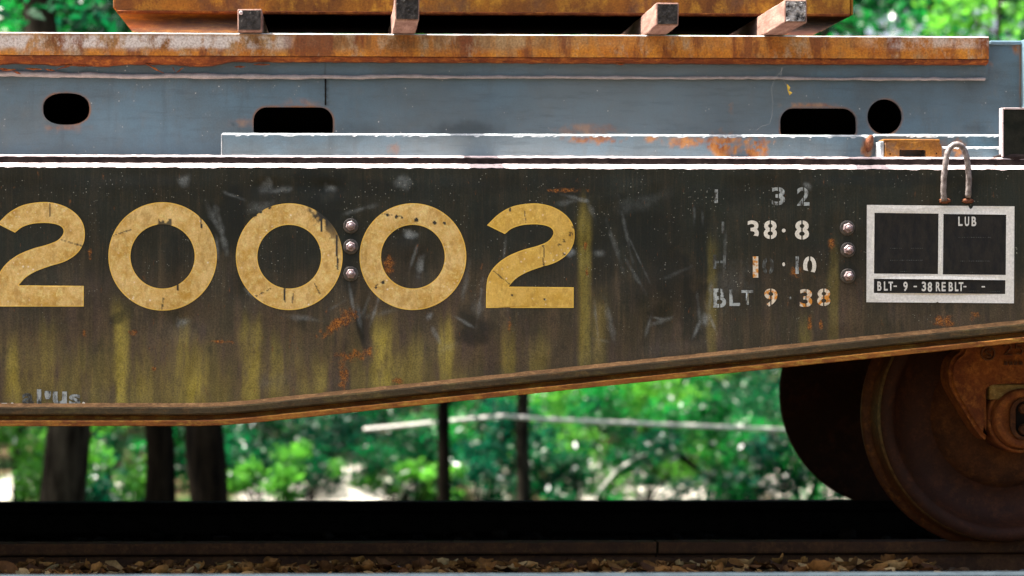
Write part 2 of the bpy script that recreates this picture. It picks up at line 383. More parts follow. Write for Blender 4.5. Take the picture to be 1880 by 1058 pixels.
M_WHITE = stencil_mat('white stencil paint', (.80, .76, .62), .12, 1)
M_GHOST = stencil_mat('rubbed grey stencil paint', (.42, .46, .43), .6, 2)
M_GHOST2 = stencil_mat('almost gone stencil paint', (.16, .18, .165), .8, 3)
M_RUSTLET = stencil_mat('rust stained stencil paint', (.78, .68, .50), .3, 4, (.60, .24, .03))
M_PANELTXT = stencil_mat('panel lettering white', (.74, .73, .64), .0, 6)
M_RAIL = rust_mat('dark rusty rail', (.05, .022, .010), (.09, .038, .014), (.13, .06, .02), None, 0, (1, 1, 1), 14, 12)
M_RAILD = plain_mat('far rail in painted shade', (.007, .006, .005), (.012, .010, .008), 20, .9, spec=.03)  # near-black copy of the rail steel, shade painted into its colour
M_RAILTOP = plain_mat('worn bright rail', (.026, .036, .044), (.042, .056, .065), 30, .9, bump=.05, spec=.02)

def second_mat(o, mat, idx, m):
    o.data.materials.append(mat); v = np.zeros(len(o.data.polygons), np.int32); n = len(v)
    for i in range(n):
        if i % m in idx: v[i] = 1
    o.data.polygons.foreach_set('material_index', v); return o
# ------------------------------------------------------------------ the flatcar
CAR_L, CAR_R = -8.5, 4.6
car = empty('flatcar', (0, 1.45, 0), 'dark weathered railway flatcar with big yellow 20002 on its fishbelly side', 'flatcar')
z_top = Z(309.5, 0, 700)                                   # where the shoulder begins
XA, XB, XC = X(0, 0), X(410, 0), X(1880, 0)
zl_a = P(200, 742, 0)[1]; zl_c = P(1880, 589, 0)[1]
def z_low(x):
    x = np.asarray(x, float); sl = (zl_c - zl_a) / (XC - XB)
    t = x - XB; w = .10
    ramp = np.where(t < -w, 0, np.where(t > w, t, (t + w) ** 2 / (4 * w)))
    return zl_a + sl * ramp
DENTS = [(748, 430, 26, 18, 4), (772, 490, 20, 34, 4), (640, 600, 40, 60, -5), (330, 590, 40, 26, 5), (395, 440, 16, 70, 4), (455, 540, 26, 22, 3), (790, 590, 30, 40, 5),
         (1050, 455, 30, 26, 4), (1290, 560, 26, 60, 5), (1160, 560, 60, 70, -5), (1210, 600, 40, 40, 5), (900, 600, 60, 60, -4), (320, 470, 24, 60, -4), (1090, 540, 20, 80, 4), (670, 590, 16, 60, 5),
         (540, 620, 70, 60, 3), (120, 560, 90, 60, -3), (1300, 440, 26, 60, 3), (490, 340, 26, 16, 3), (600, 345, 22, 16, 3)]
def disp(x, z):
    """how far the side plate bulges (towards +Y when positive)."""
    u, v = proj(np.asarray(x, float), 0.0, np.asarray(z, float)); s = (fbm(u / 190, v / 170, 3) - .5) * .010 + (fbm(u / 55 + 9, v / 60, 2) - .5) * .0035 * sstep(560, 640, u + 0 * v)
    for (a, b, w, h, k) in DENTS: s = s + .0016 * k * np.exp(-((u - a) / w) ** 2 - ((v - b) / h) ** 2)
    return s * sstep(318, 345, v) * (1 - sstep(-30, 0, v - (742 - np.clip(u - 410, 0, 9999) * .104)))
def blob(u, v, cx, cy, w, h, ang=0, soft=.5, rag=.5, sc=12):
    a = math.radians(ang); du = u - cx; dv = v - cy; p = (du * math.cos(a) + dv * math.sin(a)) / w; q = (-du * math.sin(a) + dv * math.cos(a)) / h
    r = np.hypot(p, q) + rag * (fbm(u / sc + cx, v / sc + cy, 4) - .5) * 2
    return 1 - sstep(1 - soft, 1 + soft * .3, r)
STREAKS = [(24, 9, 585, 745, .75), (88, 11, 575, 690, .4), (222, 10, 545, 745, .9), (262, 16, 640, 745, .55), (332, 12, 585, 745, .6), (358, 13, 640, 745, .95), (345, 26, 600, 745, .55), (461, 12, 560, 735, .8),
           (506, 10, 600, 725, .5), (587, 11, 640, 720, .6), (560, 8, 650, 720, .4), (702, 14, 560, 712, .95), (735, 22, 610, 705, .45), (764, 12, 590, 705, .45), (820, 9, 575, 695, .85), (842, 12, 640, 690, .4),
           (934, 9, 580, 680, .5), (985, 14, 600, 670, .4), (1073, 8, 350, 650, .55), (1100, 10, 520, 650, .25), (1478, 8, 560, 625, .35), (1530, 6, 440, 560, .3), (1308, 6, 420, 560, .3), (150, 12, 610, 745, .3), (400, 20, 650, 745, .35)]
RUSTS = [(622, 596, 36, 10, -32), (652, 652, 34, 11, -8), (640, 577, 14, 12, 0), (713, 487, 11, 20, 8), (1733, 590, 18, 11, 0), (1790, 580, 10, 6, -30), (1527, 447, 6, 13, 0), (1075, 452, 3, 9, 0), (1078, 500, 3, 9, 0), (244, 613, 7, 6, 0),
         (283, 677, 6, 4, 0), (408, 628, 26, 3, 2), (630, 690, 8, 26, 0), (935, 595, 3, 12, 0), (1487, 595, 4, 16, 0), (1507, 598, 3, 12, 0), (1460, 500, 10, 10, 0), (165, 468, 4, 12, 0), (155, 615, 4, 9, 0), (730, 700, 9, 6, 0), (1040, 350, 30, 4, 0)]
SCUFF_GLINTS = [(430, 360, 26, 4, 20, .45), (405, 420, 6, 46, -14, .4), (512, 350, 30, 6, -8, .4), (660, 385, 26, 5, -16, .5), (1060, 365, 34, 4, 14, .5), (1085, 385, 6, 22, -24, .3), (1130, 455, 4, 50, -18, .22), (1165, 505, 4, 40, -30, .22), (1245, 500, 24, 4, -24, .15), (1210, 585, 30, 3, 10, .5), (1190, 600, 3, 24, 16, .4), (1282, 600, 3, 22, 24, .55), (1308, 590, 3, 26, -20, .6), (880, 560, 3, 40, 8, .4), (850, 590, 20, 3, 30, .4), (690, 565, 3, 30, 18, .5), (648, 560, 3, 36, -10, .5), (620, 560, 20, 3, -30, .3), (925, 470, 2, 40, 6, .25), (1330, 480, 3, 60, 3, .25), (760, 470, 3, 30, 18, .5), (752, 430, 17, 9, 0, .8), (772, 486, 8, 17, 10, .75), (336, 592, 15, 10, -15, .8), (392, 400, 7, 26, -25, .4), (398, 455, 5, 30, -3, .55), (458, 536, 14, 6, 35, .5), (790, 579, 6, 8, 30, .7), (1046, 462, 10, 9, -30, .75), (1100, 465, 12, 7, 0, .45),
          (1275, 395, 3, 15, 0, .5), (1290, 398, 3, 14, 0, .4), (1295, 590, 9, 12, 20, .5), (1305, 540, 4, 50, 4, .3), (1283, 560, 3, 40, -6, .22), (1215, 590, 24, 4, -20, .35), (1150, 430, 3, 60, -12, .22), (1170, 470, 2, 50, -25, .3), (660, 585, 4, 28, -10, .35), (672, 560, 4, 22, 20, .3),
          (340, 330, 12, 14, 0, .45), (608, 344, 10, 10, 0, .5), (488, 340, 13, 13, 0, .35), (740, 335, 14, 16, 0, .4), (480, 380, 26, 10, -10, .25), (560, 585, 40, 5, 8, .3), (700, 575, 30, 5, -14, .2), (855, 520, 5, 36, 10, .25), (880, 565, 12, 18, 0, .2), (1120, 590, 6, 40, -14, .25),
          (1095, 590, 3, 50, -6, .3), (820, 640, 20, 8, -25, .2), (800, 615, 4, 18, -28, .35), (1340, 520, 40, 50, 0, .10), (1180, 370, 60, 14, -20, .12), (1050, 370, 40, 6, -12, .25), (1480, 340, 9, 5, 30, .6), (575, 530, 20, 8, 10, .2), (1105, 625, 20, 4, 10, .25), (500, 700, 40, 16, 0, .10)]  # scuffs, plus sun glints on dents painted as pale marks
DARKS = [(585, 335, 60, 26, 0, .8), (430, 380, 22, 50, -12, .8), (690, 345, 80, 18, 6, .6), (1180, 420, 90, 60, 20, .7), (1240, 520, 60, 70, -10, .7), (1110, 480, 24, 80, 0, .5), (1290, 440, 20, 90, 0, .55), (870, 600, 36, 36, 20, .8), (662, 600, 9, 44, -12, .9), (215, 585, 16, 18, 30, .7), (1395, 350, 130, 30, 0, .4), (1650, 330, 160, 14, 0, .5), (1480, 470, 60, 40, 0, .3), (420, 410, 40, 46, 0, .7), (600, 390, 50, 40, 0, .8), (318, 470, 22, 60, 0, .5), (640, 460, 16, 80, 0, .7), (235, 575, 14, 20, 0, .5), (530, 470, 50, 50, 0, .5), (755, 470, 50, 52, 0, .45), (970, 430, 30, 22, 0, .4), (672, 600, 14, 40, -8, .5), (450, 520, 30, 40, 20, .4),
         (1195, 480, 60, 90, 10, .45), (1230, 400, 80, 60, 0, .4), (860, 590, 30, 34, 0, .5), (1260, 590, 20, 50, -20, .5), (890, 400, 20, 60, 0, .4), (1420, 540, 100, 60, 0, .2), (1555, 500, 22, 20, 0, .6), (1556, 455, 16, 16, 0, .4), (1775, 345, 26, 34, 0, .7), (600, 350, 300, 22, 0, .35), (80, 340, 300, 20, 0, .25), (190, 520, 30, 60, 0, .3), (980, 340, 200, 18, 0, .35)]  # overspray patches, and the dark sides of dents painted in
def build_sill():
    xs = np.concatenate([np.arange(CAR_L, -1.15, .15), np.arange(-1.15, 2.2, .0036), np.arange(2.2, CAR_R + .01, .1)]); t = np.linspace(0, 1, 190)
    zb = z_low(xs); x = np.repeat(xs[:, None], len(t), 1); z = zb[:, None] + (z_top - zb)[:, None] * t[None, :]
    u, v = proj(x, 0.0, z); y = disp(x, z)
    V = np.stack([x, y, z], -1).reshape(-1, 3); me = fast_mesh('side_plate', V, grid_faces(len(xs), len(t))[:, ::-1])
    wob = (fbm(u / 14, v / 90, 3) - .5) * 8
    s = np.zeros_like(u)
    for (a, w, y0, y1, k) in STREAKS:
        hw = w * (1.35 + 1.0 * fbm(u * 0 + a, v / 40, 3)); s = np.maximum(s, k * (1 - sstep(.3, 1.2, np.abs(u + wob * .5 - a) / hw)) * sstep(y0 - 5, y0 + 70, v + 40 * (fbm(u / 9, v * 0 + a, 2) - .5)) * (1 - .2 * sstep(y1 - 10, y1 + 30, v)))
    s = np.maximum(s, .32 * sstep(580, 720, v) * (1 - sstep(650, 1100, u)) * sstep(.3, .62, fbm(u / 30, v / 200, 4)))
    brown = np.clip(sstep(430, 650, v + 120 * (fbm(u / 120, v / 120, 4) - .5)) * (.95 - .42 * sstep(850, 1200, u)) + .2 * sstep(1300, 1700, u) * sstep(500, 620, v), 0, 1)
    mk = lambda L: np.max(np.stack([(q[5] if len(q) > 5 else 1) * blob(u, v, *q[:5]) for q in L]), 0)
    ru = np.max(np.stack([blob(u, v, *q, soft=.6, rag=.9, sc=7) for q in RUSTS]), 0)
    scf = np.max(np.stack([q[5] * blob(u, v, *q[:5], soft=1., rag=.75, sc=16) for q in SCUFF_GLINTS]), 0)
    dk = np.max(np.stack([q[5] * blob(u, v, *q[:5], soft=.5, rag=.6, sc=24) for q in DARKS]), 0)
    for n_, a_ in (('streak', s), ('brown', brown), ('rust', ru), ('scuff_glint', scf), ('dark', dk)): attr(me, n_, a_)
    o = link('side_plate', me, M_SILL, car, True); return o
sill = build_sill()
fx = np.concatenate([np.arange(CAR_L, -1.15, .2), np.arange(-1.15, 2.2, .006), np.arange(2.2, CAR_R + .01, .15)])
# rounded shoulder along the top of the plate, then the deck edge set back on it
def shoulder():
    prof = [(0, z_top), (.003, z_top + .006), (.010, z_top + .0115), (.020, z_top + .0145), (.028, z_top + .0155)]
    me = sweep('top_shoulder', prof, fx, None, .0016, 55, False, 4, flip=False)
    n = len(fx); co = np.zeros(len(me.vertices) * 3); me.vertices.foreach_get('co', co); co = co.reshape(n, len(prof), 3)
    k = fbm(fx * 35, fx * 0 + 2, 4); co[:, 0, 2] -= .0022 * sstep(.45, .8, k) - .002; co[:, 0, 1] = -.0008
    me.vertices.foreach_set('co', co.ravel()); me.update(); return link('top_shoulder', me, M_EDGE, car, True)
shoulder()
zd = z_top + .0155
link('deck', sweep('deck', [(.028, zd), (.028, zd + .0172), (.05, zd + .0185), (2.85, zd + .0185), (2.87, zd + .01), (2.87, zd), (2.6, zd - .05), (.3, zd - .05)], fx, None, .0012, 60, True, 9), M_DECK, car)
link('deck_edge', sweep('deck_edge', [(.028, zd + .0176), (.0285, zd + .0198), (.034, zd + .0238), (.05, zd + .0251), (2.85, zd + .0251), (2.85, zd + .0188), (.05, zd + .0188)], fx, None, .0011, 60, True, 9), M_EDGE, car)
DECK_Z = zd + .0251
# plate thickness behind, far side sill, centre sill, floor stringers
def solid_x(name, loop_xz, y0, y1, mat, parent):
    V = [(x, y0, z) for x, z in loop_xz] + [(x, y1, z) for x, z in loop_xz]; n = len(loop_xz)
    F = [tuple(range(n)), tuple(reversed(range(n, 2 * n)))] + [(i, n + i, n + (i + 1) % n, (i + 1) % n) for i in range(n)]
    me = from_lists(name, V, F); bm = bmesh.new(); bm.from_mesh(me); bmesh.ops.recalc_face_normals(bm, faces=bm.faces); bm.to_mesh(me); bm.free(); return link(name, me, mat, parent)
bx = [CAR_L, XB - .1, XB, XB + .1, CAR_R]; lowz = z_low(np.array(bx))
outl = [(a, b - .02) for a, b in zip(bx, lowz)] + [(CAR_R, zd - .004), (CAR_L, zd - .004)]
solid_x('side_plate_back', outl, .02, .03, M_UNDER, car)
solid_x('far_side_plate', outl, 2.85, 2.87, M_UNDER, car)
bm = bmesh.new(); box_bm(bm, CAR_L, CAR_R, 1.22, 1.68, .72, zd - .052, .01); bm_obj('centre_sill', bm, M_UNDER, car)
# bottom flange and cover plate
second_mat(link('bottom_flange', sweep('bottom_flange', [(.0, .003), (-.012, -.0035), (-.022, -.0075), (-.0265, -.0115), (-.027, -.0265), (-.022, -.0315), (-.004, -.033), (.018, -.034), (.018, .0)], fx, z_low, .0012, 30, True, 13), M_LIP, car), M_LIPTOP, (0, 1), 9)
link('cover_plate', sweep('cover_plate', [(.006, -.0345), (.006, -.0455), (-.027, -.0468), (-.031, -.049), (-.031, -.061), (-.027, -.063), (.12, -.064), (.12, -.0345)], fx, z_low, .0009, 40, True, 17), M_COVER, car)

# yellow digits
def catmull(pts, corner, n=6):
    out = []; N = len(pts)
    for i in range(N):
        p0, p1, p2, p3 = (np.array(pts[(i + k) % N], float) for k in (-1, 0, 1, 2)); a, b = i in corner, (i + 1) % N in corner
        if a and b: out.append(tuple(p1)); continue
        m1 = (p2 - p1) if a else (p2 - p0) / 2; m2 = (p2 - p1) if b else (p3 - p1) / 2
        for k in range(n):
            t = k / n; out.append(tuple((2 * t ** 3 - 3 * t ** 2 + 1) * p1 + (t ** 3 - 2 * t ** 2 + t) * m1 + (-2 * t ** 3 + 3 * t ** 2) * p2 + (t ** 3 - t ** 2) * m2))
    return out
TWO = [(894, 413.7), (915, 393.6), (938, 380.5), (962, 375), (988.6, 374), (1015.4, 380.5), (1037, 393.6), (1050.6, 411), (1055, 431), (1052, 450.5), (1040.6, 468), (1018.8, 482.5), (988.6, 492), (965, 501), (946.7, 512), (933.3, 526.5), (1053, 527.6), (1053, 565.5), (892, 565.5), (893, 524.3), (898, 504), (911.5, 486), (931.6, 471), (958.5, 459.5), (985.3, 452), (1005.4, 443.5), (1015.4, 431), (1013.7, 421), (1002, 414.5), (982, 412), (958.5, 413.7), (940, 419.7), (926.6, 429.8)]
TWO_C = {0, 15, 16, 17, 18, 32}
DRIPS = [(370, 385, 420, 1.6), (590, 396, 426, 1.6), (601, 398, 414, 1.4), (619, 432, 496, 1.8), (327, 505, 534, 1.8), (523, 528, 556, 1.7), (936, 374, 388, 1.6), (92, 374, 398, .9), (998, 455, 490, 1.)]
CRACKS = [((110, 440), (155, 453)), ((300, 548), (297, 568)), ((470, 544), (497, 530)), ((540, 530), (536, 556)), ((577, 520), (592, 548)), ((198, 436), (240, 422)), ((905, 497), (935, 522)), ((962, 385), (966, 408)), ((700, 392), (738, 398)), ((690, 525), (705, 515))]
HOLES_ = [(764, 404, 4), (798, 409, 3.4), (816, 410, 3), (712, 395, 3), (727, 398, 3), (738, 399, 2), (703, 519, 3), (690, 528, 2.4), (940, 542, 2), (997, 452, 2), (998, 485, 2), (1000, 550, 2)]
def gone_mask(u, v):
    g = np.zeros_like(u)
    for (a, y0, y1, w) in DRIPS: g = np.maximum(g, ((np.abs(u - a - 1.5 * (fbm(v / 20, v * 0 + a, 2) - .5)) < w) & (v > y0) & (v < y1)).astype(float))
    for (p, q) in CRACKS:
        p = np.array(p); q = np.array(q); ab = q - p; t = np.clip(((u - p[0]) * ab[0] + (v - p[1]) * ab[1]) / (ab @ ab), 0, 1)
        g = np.maximum(g, .8 * (np.hypot(u - p[0] - t * ab[0], v - p[1] - t * ab[1]) + 2.4 * (fbm(u / 5, v / 5, 2) - .5) < .85))
    for (a, b, r) in HOLES_: g = np.maximum(g, (np.hypot(u - a, v - b) < r).astype(float))
    n = fbm(u / 9, v / 9, 4); d = np.hypot(u - 531, v - 471)     # black overspray eats the third digit's rim
    g = np.maximum(g, sstep(-.5, .5, (d - 86) / 8 + (n - .5) * 5) * sstep(480, 400, v) * ((u > 430) & (u < 640)) * sstep(565, 590, u + (n - .5) * 60))
    g = np.maximum(g, ((u > 445) & (u < 505) & (v < 405) & (d > 96 - 16 * (n - .45)) & (d < 110)).astype(float))
    g = np.maximum(g, .9 * ((u > 290) & (u < 315) & (v > 402) & (v < 416) & (n > .42)))
    g = np.maximum(g, .85 * ((u > 1020) & (v < 480) & (n > .70) & (u < 1060))); return g
def digit(loops_px, mat):
    loops = [[P(a, b, 0) for a, b in L] for L in loops_px]
    V, F, d = fill2d(loops, .0030); y = disp(V[:, 0], V[:, 1]) - .0016
    A = np.stack([V[:, 0], y, V[:, 1]], 1); e1 = A[F[:, 1]] - A[F[:, 0]]; e2 = A[F[:, 2]] - A[F[:, 0]]; fl = np.cross(e1, e2)[:, 1] > 0; F = F.copy(); F[fl] = F[fl][:, ::-1]
    me = fast_mesh('painted_digit', A, F); u, v = proj(V[:, 0], 0.0, V[:, 1])
    attr(me, 'edge', d); attr(me, 'gone', gone_mask(u, v)); return link('painted_digit', me, mat, car, True)
two = catmull(TWO, TWO_C)
digit([[(a - 899, b - 2.5) for a, b in two]], M_DIGIT)
for cx, cy, ro, ri in ((298.5, 471, 99.5, 59), (531, 471.5, 98, 58.5), (758, 471.5, 98, 58.5)):
    ring = lambda r: [(cx + r * math.cos(2 * math.pi * k / 110), cy + r * math.sin(2 * math.pi * k / 110)) for k in range(110)]
    digit([ring(ro), ring(ri)], M_DIGIT)
digit([two], M_DIGIT2)

# stencilled data, built glyph by glyph
def glyph_mesh(txt, box, off=-.0014, bold=.02, gap=0., cut_low=None):
    cu = bpy.data.curves.new('glyph', 'FONT'); cu.body = txt; cu.size = 1.0; cu.offset = bold; cu.resolution_u = 6
    o = bpy.data.objects.new('glyph', cu); COL.objects.link(o); dg = bpy.context.evaluated_depsgraph_get(); me = bpy.data.meshes.new_from_object(o.evaluated_get(dg))
    bpy.data.objects.remove(o); bpy.data.curves.remove(cu)
    bm = bmesh.new(); bm.from_mesh(me); bpy.data.meshes.remove(me)
    xs = [v.co.x for v in bm.verts]; ys = [v.co.y for v in bm.verts]; x0, x1, y0, y1 = min(xs), max(xs), min(ys), max(ys)
    if gap:
        for s in (-gap, gap):
            bmesh.ops.bisect_plane(bm, geom=bm.verts[:] + bm.edges[:] + bm.faces[:], plane_co=((x0 + x1) / 2 + s * (x1 - x0), 0, 0), plane_no=(1, 0, 0))
        bmesh.ops.delete(bm, geom=[f for f in bm.faces if abs(f.calc_center_median().x - (x0 + x1) / 2) < gap * (x1 - x0)], context='FACES')
    if cut_low is not None:
        yc = y0 + cut_low * (y1 - y0); bmesh.ops.bisect_plane(bm, geom=bm.verts[:] + bm.edges[:] + bm.faces[:], plane_co=(0, yc, 0), plane_no=(0.25, 1, 0), clear_inner=True)
    for v in bm.verts:
        s = (v.co.x - x0) / (x1 - x0); t = (v.co.y - y0) / (y1 - y0); q = P(box[0] + s * (box[2] - box[0]), box[3] + t * (box[1] - box[3]), 0)
        v.co = (q[0], float(disp(q[0], q[1])) + off, q[1])
    for f in bm.faces:
        f.normal_update()
        if f.normal.y > 0: f.normal_flip()
    out = bpy.data.meshes.new('stencil_letter'); bm.to_mesh(out); bm.free(); return out
stencil = empty('dimension_stencil', (X(1400, 0), 0, Z(470, 0)), parent=car); stencil.location -= car.location
def under(name, me, mat, par):
    o = bpy.data.objects.new(name, me); COL.objects.link(o); me.materials.append(mat); o.parent = par
    w = Vector(par.location); q = par.parent
    while q: w += Vector(q.location); q = q.parent
    o.location = -w; return o
for txt, box, mat, gap, cut in [
    ('I', (1312, 348, 1318, 373), M_GHOST, 0, None), ('3', (1417, 344, 1441, 377), M_GHOST, .04, None), ('2', (1463, 344, 1486, 378), M_GHOST, .04, None),
    ('I', (1325, 407, 1330, 429), M_GHOST2, 0, None), ('3', (1372, 405, 1393, 439), M_WHITE, 0, .28), ('8', (1402, 405, 1426, 439), M_WHITE, .05, None), ('.', (1435, 420, 1442, 427), M_WHITE, 0, None), ('8', (1459, 405, 1485, 440), M_WHITE, .05, None),
    ('H', (1310, 468, 1333, 494), M_GHOST2, .05, None), ('1', (1382, 471, 1392, 510), M_RUSTLET, 0, None), ('0', (1399, 473, 1421, 504), M_GHOST2, .1, None), ('.', (1436, 482, 1441, 489), M_WHITE, 0, None), ('I', (1460, 471, 1466, 503), M_GHOST, 0, None), ('0', (1474, 471, 1498, 506), M_WHITE, .06, .3),
    ('B', (1310, 530, 1333, 565), M_GHOST, .05, None), ('L', (1339, 532, 1359, 562), M_GHOST, 0, None), ('T', (1361, 533, 1383, 560), M_GHOST, 0, None), ('9', (1403, 530, 1427, 563), M_RUSTLET, .05, None), ('.', (1449, 545, 1453, 550), M_GHOST, 0, None), ('3', (1468, 531, 1491, 564), M_RUSTLET, .04, None), ('8', (1500, 530, 1524, 562), M_RUSTLET, .05, None)]:
    under('stencil_letter', glyph_mesh(txt, box, bold=.025, gap=gap, cut_low=cut), mat, stencil)
old = empty('faded_lettering', (X(80, 0), 0, Z(730, 0)), parent=car); old.location -= car.location
for txt, box, mat in [('_', (3, 740, 13, 744), M_WHITE), ('.', (20, 739, 25, 744), M_WHITE), ('a', (41, 722, 62, 743), M_GHOST2), ('I', (68, 715, 76, 743), M_GHOST), ("'", (82, 718, 94, 733), M_GHOST), ('u', (97, 719, 123, 743), M_GHOST), ('s', (127, 724, 148, 744), M_GHOST), ('.', (151, 738, 156, 743), M_WHITE)]:
    under('stencil_letter', glyph_mesh(txt, box, off=-.0022, bold=.03), mat, old)

# white-framed service panel
panel = empty('service_panel', (X(1726, 0), 0, Z(467, 0)), parent=car); panel.location -= car.location
q = lambda L: [P(a, b, 0) for a, b in L]
win = [[(1605, 391), (1723, 392.5), (1722, 503.5), (1604, 502.5)], [(1732, 393), (1847, 394.5), (1846, 505), (1731, 504)], [(1604, 512), (1845.5, 514.5), (1845, 540), (1603.5, 538)]]
me, VV = plate('panel_frame', [q([(1591, 376.5), (1778, 378.3), (1780, 383), (1782.5, 384), (1785, 382), (1787, 378.4), (1862, 379), (1861, 557), (1724, 556), (1721, 554.5), (1718, 556), (1590, 555)])] + [q(w) for w in win], -.0018, .001, .008, disp, False); under('panel_frame', me, M_DECAL, panel)
for w in win:
    me, VV = plate('panel_field', [q([(a + (a - cxx) * .01, b + (b - cyy) * .02) for a, b in w for cxx, cyy in [(sum(p[0] for p in w) / 4, sum(p[1] for p in w) / 4)]])], -.0009, .001, .006, disp, False); under('panel_field', me, M_FIELD, panel)
for txt, box in [('L', (1759, 398, 1767, 415)), ('U', (1771, 398, 1779, 415.5)), ('B', (1783.5, 398, 1792, 415.5)), ('B', (1610, 517, 1617.5, 534)), ('L', (1622, 517, 1629, 534)), ('T', (1630.5, 517.3, 1639, 534)), ('-', (1640, 524.5, 1646, 527)), ('9', (1658, 517.5, 1666, 535)), ('-', (1677, 525, 1683, 527.5)), ('3', (1692, 517.3, 1700, 535)), ('8', (1703, 518, 1711, 536)),
                 ('R', (1718, 518, 1726.5, 535)), ('E', (1728.5, 518, 1736, 535)), ('B', (1741.5, 518, 1749.5, 535)), ('L', (1753, 518, 1759.5, 535)), ('T', (1760, 518.3, 1768.5, 535)), ('-', (1768.5, 525.3, 1774, 527.7)), ('-', (1802, 525.5, 1808, 528))]:
    under('panel_letter', glyph_mesh(txt, box, off=-.0030, bold=.03), M_PANELTXT, panel)
def dots():
    for x0, x1, y in ((1634, 1656, 455.5), (1673, 1694, 455.5), (1634, 1694, 477.5), (1653, 1674, 498), (1760, 1820, 435.5), (1760, 1816, 479), (1778, 1800, 499.5), (1777, 1798, 534), (1814, 1835, 535)):
        V = []; F = []
        for a in np.arange(x0, x1, 3.2):
            b = len(V)
            for da, db in ((0, 0), (1.3, 0), (1.3, 1.2), (0, 1.2)): x, z = P(a + da, y + db, 0); V.append((x, float(disp(x, z)) - .0028, z))
            F.append((b, b + 3, b + 2, b + 1))
        under('dotted_line', from_lists('dotted_line', V, F), M_GHOST2, panel)
dots()

# bolts through the plate
def bolt(px, py, rot, kind):
    x, z = P(px, py, 0); b = float(disp(x, z)); root = empty('bolt', (x, b, z), parent=car); root.location -= car.location
    under('washer', lathe('washer', [(0, b + .004), (.0225, b + .004), (.0225, b - .003), (.0200, b - .0055), (.0128, b - .006), (0, b - .006)], x, z, 32), M_WASHER, root)
    bm = bmesh.new(); ring = []
    for yy, r in ((b - .005, .0152), (b - .017, .0152), (b - .0195, .0128)):
        ring.append([bm.verts.new((x + r * math.cos(rot + k * math.pi / 3), yy, z + r * math.sin(rot + k * math.pi / 3))) for k in range(6)])
    for i in range(2):
        for k in range(6): bm.faces.new((ring[i][k], ring[i][(k + 1) % 6], ring[i + 1][(k + 1) % 6], ring[i + 1][k]))
    bm.faces.new(ring[2]); bmesh.ops.recalc_face_normals(bm, faces=bm.faces); bmesh.ops.bevel(bm, geom=[e for e in bm.edges if not e.is_boundary], offset=.0008, segments=1, affect='EDGES')
    me = bpy.data.meshes.new('nut'); bm.to_mesh(me); bm.free(); under('nut', me, M_BOLT, root)
    L = .011 + .004 * kind
    me = lathe('threaded_end', [(.0078, b - .018), (.0078, b - .0185 - L * .6), (.0062, b - .0185 - L * .9), (.003, b - .0185 - L), (0, b - .0185 - L)], x, z, 20); me.shade_smooth(); under('threaded_end', me, M_BOLT, root)
for i, (a, b_) in enumerate(((644, 415), (644, 453), (644, 503), (1555, 419), (1556, 459), (1556, 507))): bolt(a, b_, .3 + i * .37, i % 3)

# steel tie-down loop
px_path = [(1733.5, 369, -.008), (1732, 350, -.016), (1733, 325, -.022), (1736, 300, -.026), (1738.5, 284, -.028), (1743, 273, -.029), (1750, 266.5, -.029), (1757, 265, -.029), (1764, 267.5, -.029), (1770, 275, -.028), (1774.5, 287, -.027), (1777, 304, -.024), (1779, 328, -.02), (1778, 352, -.014), (1777, 368, -.008)]
pts = []
for i in range(len(px_path) - 1):
    for k in range(3):
        t = k / 3; a, b_, c = (px_path[i][j] * (1 - t) + px_path[i + 1][j] * t for j in range(3)); x, z = P(a, b_, c); pts.append((x, c, z))
loop_o = link('tie_loop', tube('tie_loop', pts, [.0088 + .0005 * math.sin(i * 2.1) for i in range(len(pts))], 14), M_HOOK, car, True)
for a, s in ((1734, .018), (1777, .017)):
    x, z = P(a, 369, 0); bm = bmesh.new(); bmesh.ops.create_icosphere(bm, subdivisions=3, radius=1)
    for v in bm.verts:
        k = 1 + .25 * (float(fbm(v.co.x * 3 + a, v.co.z * 3 + 4, 3)) - .5) * 2; v.co = Vector((x + v.co.x * s * k, -.002 + v.co.y * .010, z + v.co.z * .0085 * k))
    bm_obj('weld', bm, M_WELDRUST, car, True)
# dark end bracket standing on the deck edge, with a weld mound at its foot
YB = .03
bx0, bzt = P(1842, 200, YB); bm = bmesh.new(); box_bm(bm, bx0, bx0 + .16, YB, YB + .03, DECK_Z - .002, bzt, .007, 3); bm_obj('end_bracket', bm, M_DARKBOX, car)
bm = bmesh.new(); box_bm(bm, bx0 - .004, bx0 + .001, YB - .002, YB + .03, DECK_Z, bzt + .003, .0012); box_bm(bm, bx0 + .0015, bx0 + .16, YB - .002, YB + .03, bzt - .002, bzt + .0035, .0012); bm_obj('bracket_rim_sunlight', bm, M_EDGE, car)  # thin pale strips that paint sunlight along the bracket's edges
bm = bmesh.new(); bmesh.ops.create_icosphere(bm, subdivisions=3, radius=1); x, z = P(1868, 293, .03)
for v in bm.verts: k = 1 + .3 * (float(fbm(v.co.x * 4 + 3, v.co.y * 4, 3)) - .5); v.co = Vector((x + v.co.x * .065 * k, .05 + v.co.y * .026, DECK_Z + v.co.z * .014 * k))
bm_obj('weld', bm, M_DECK, car, True)
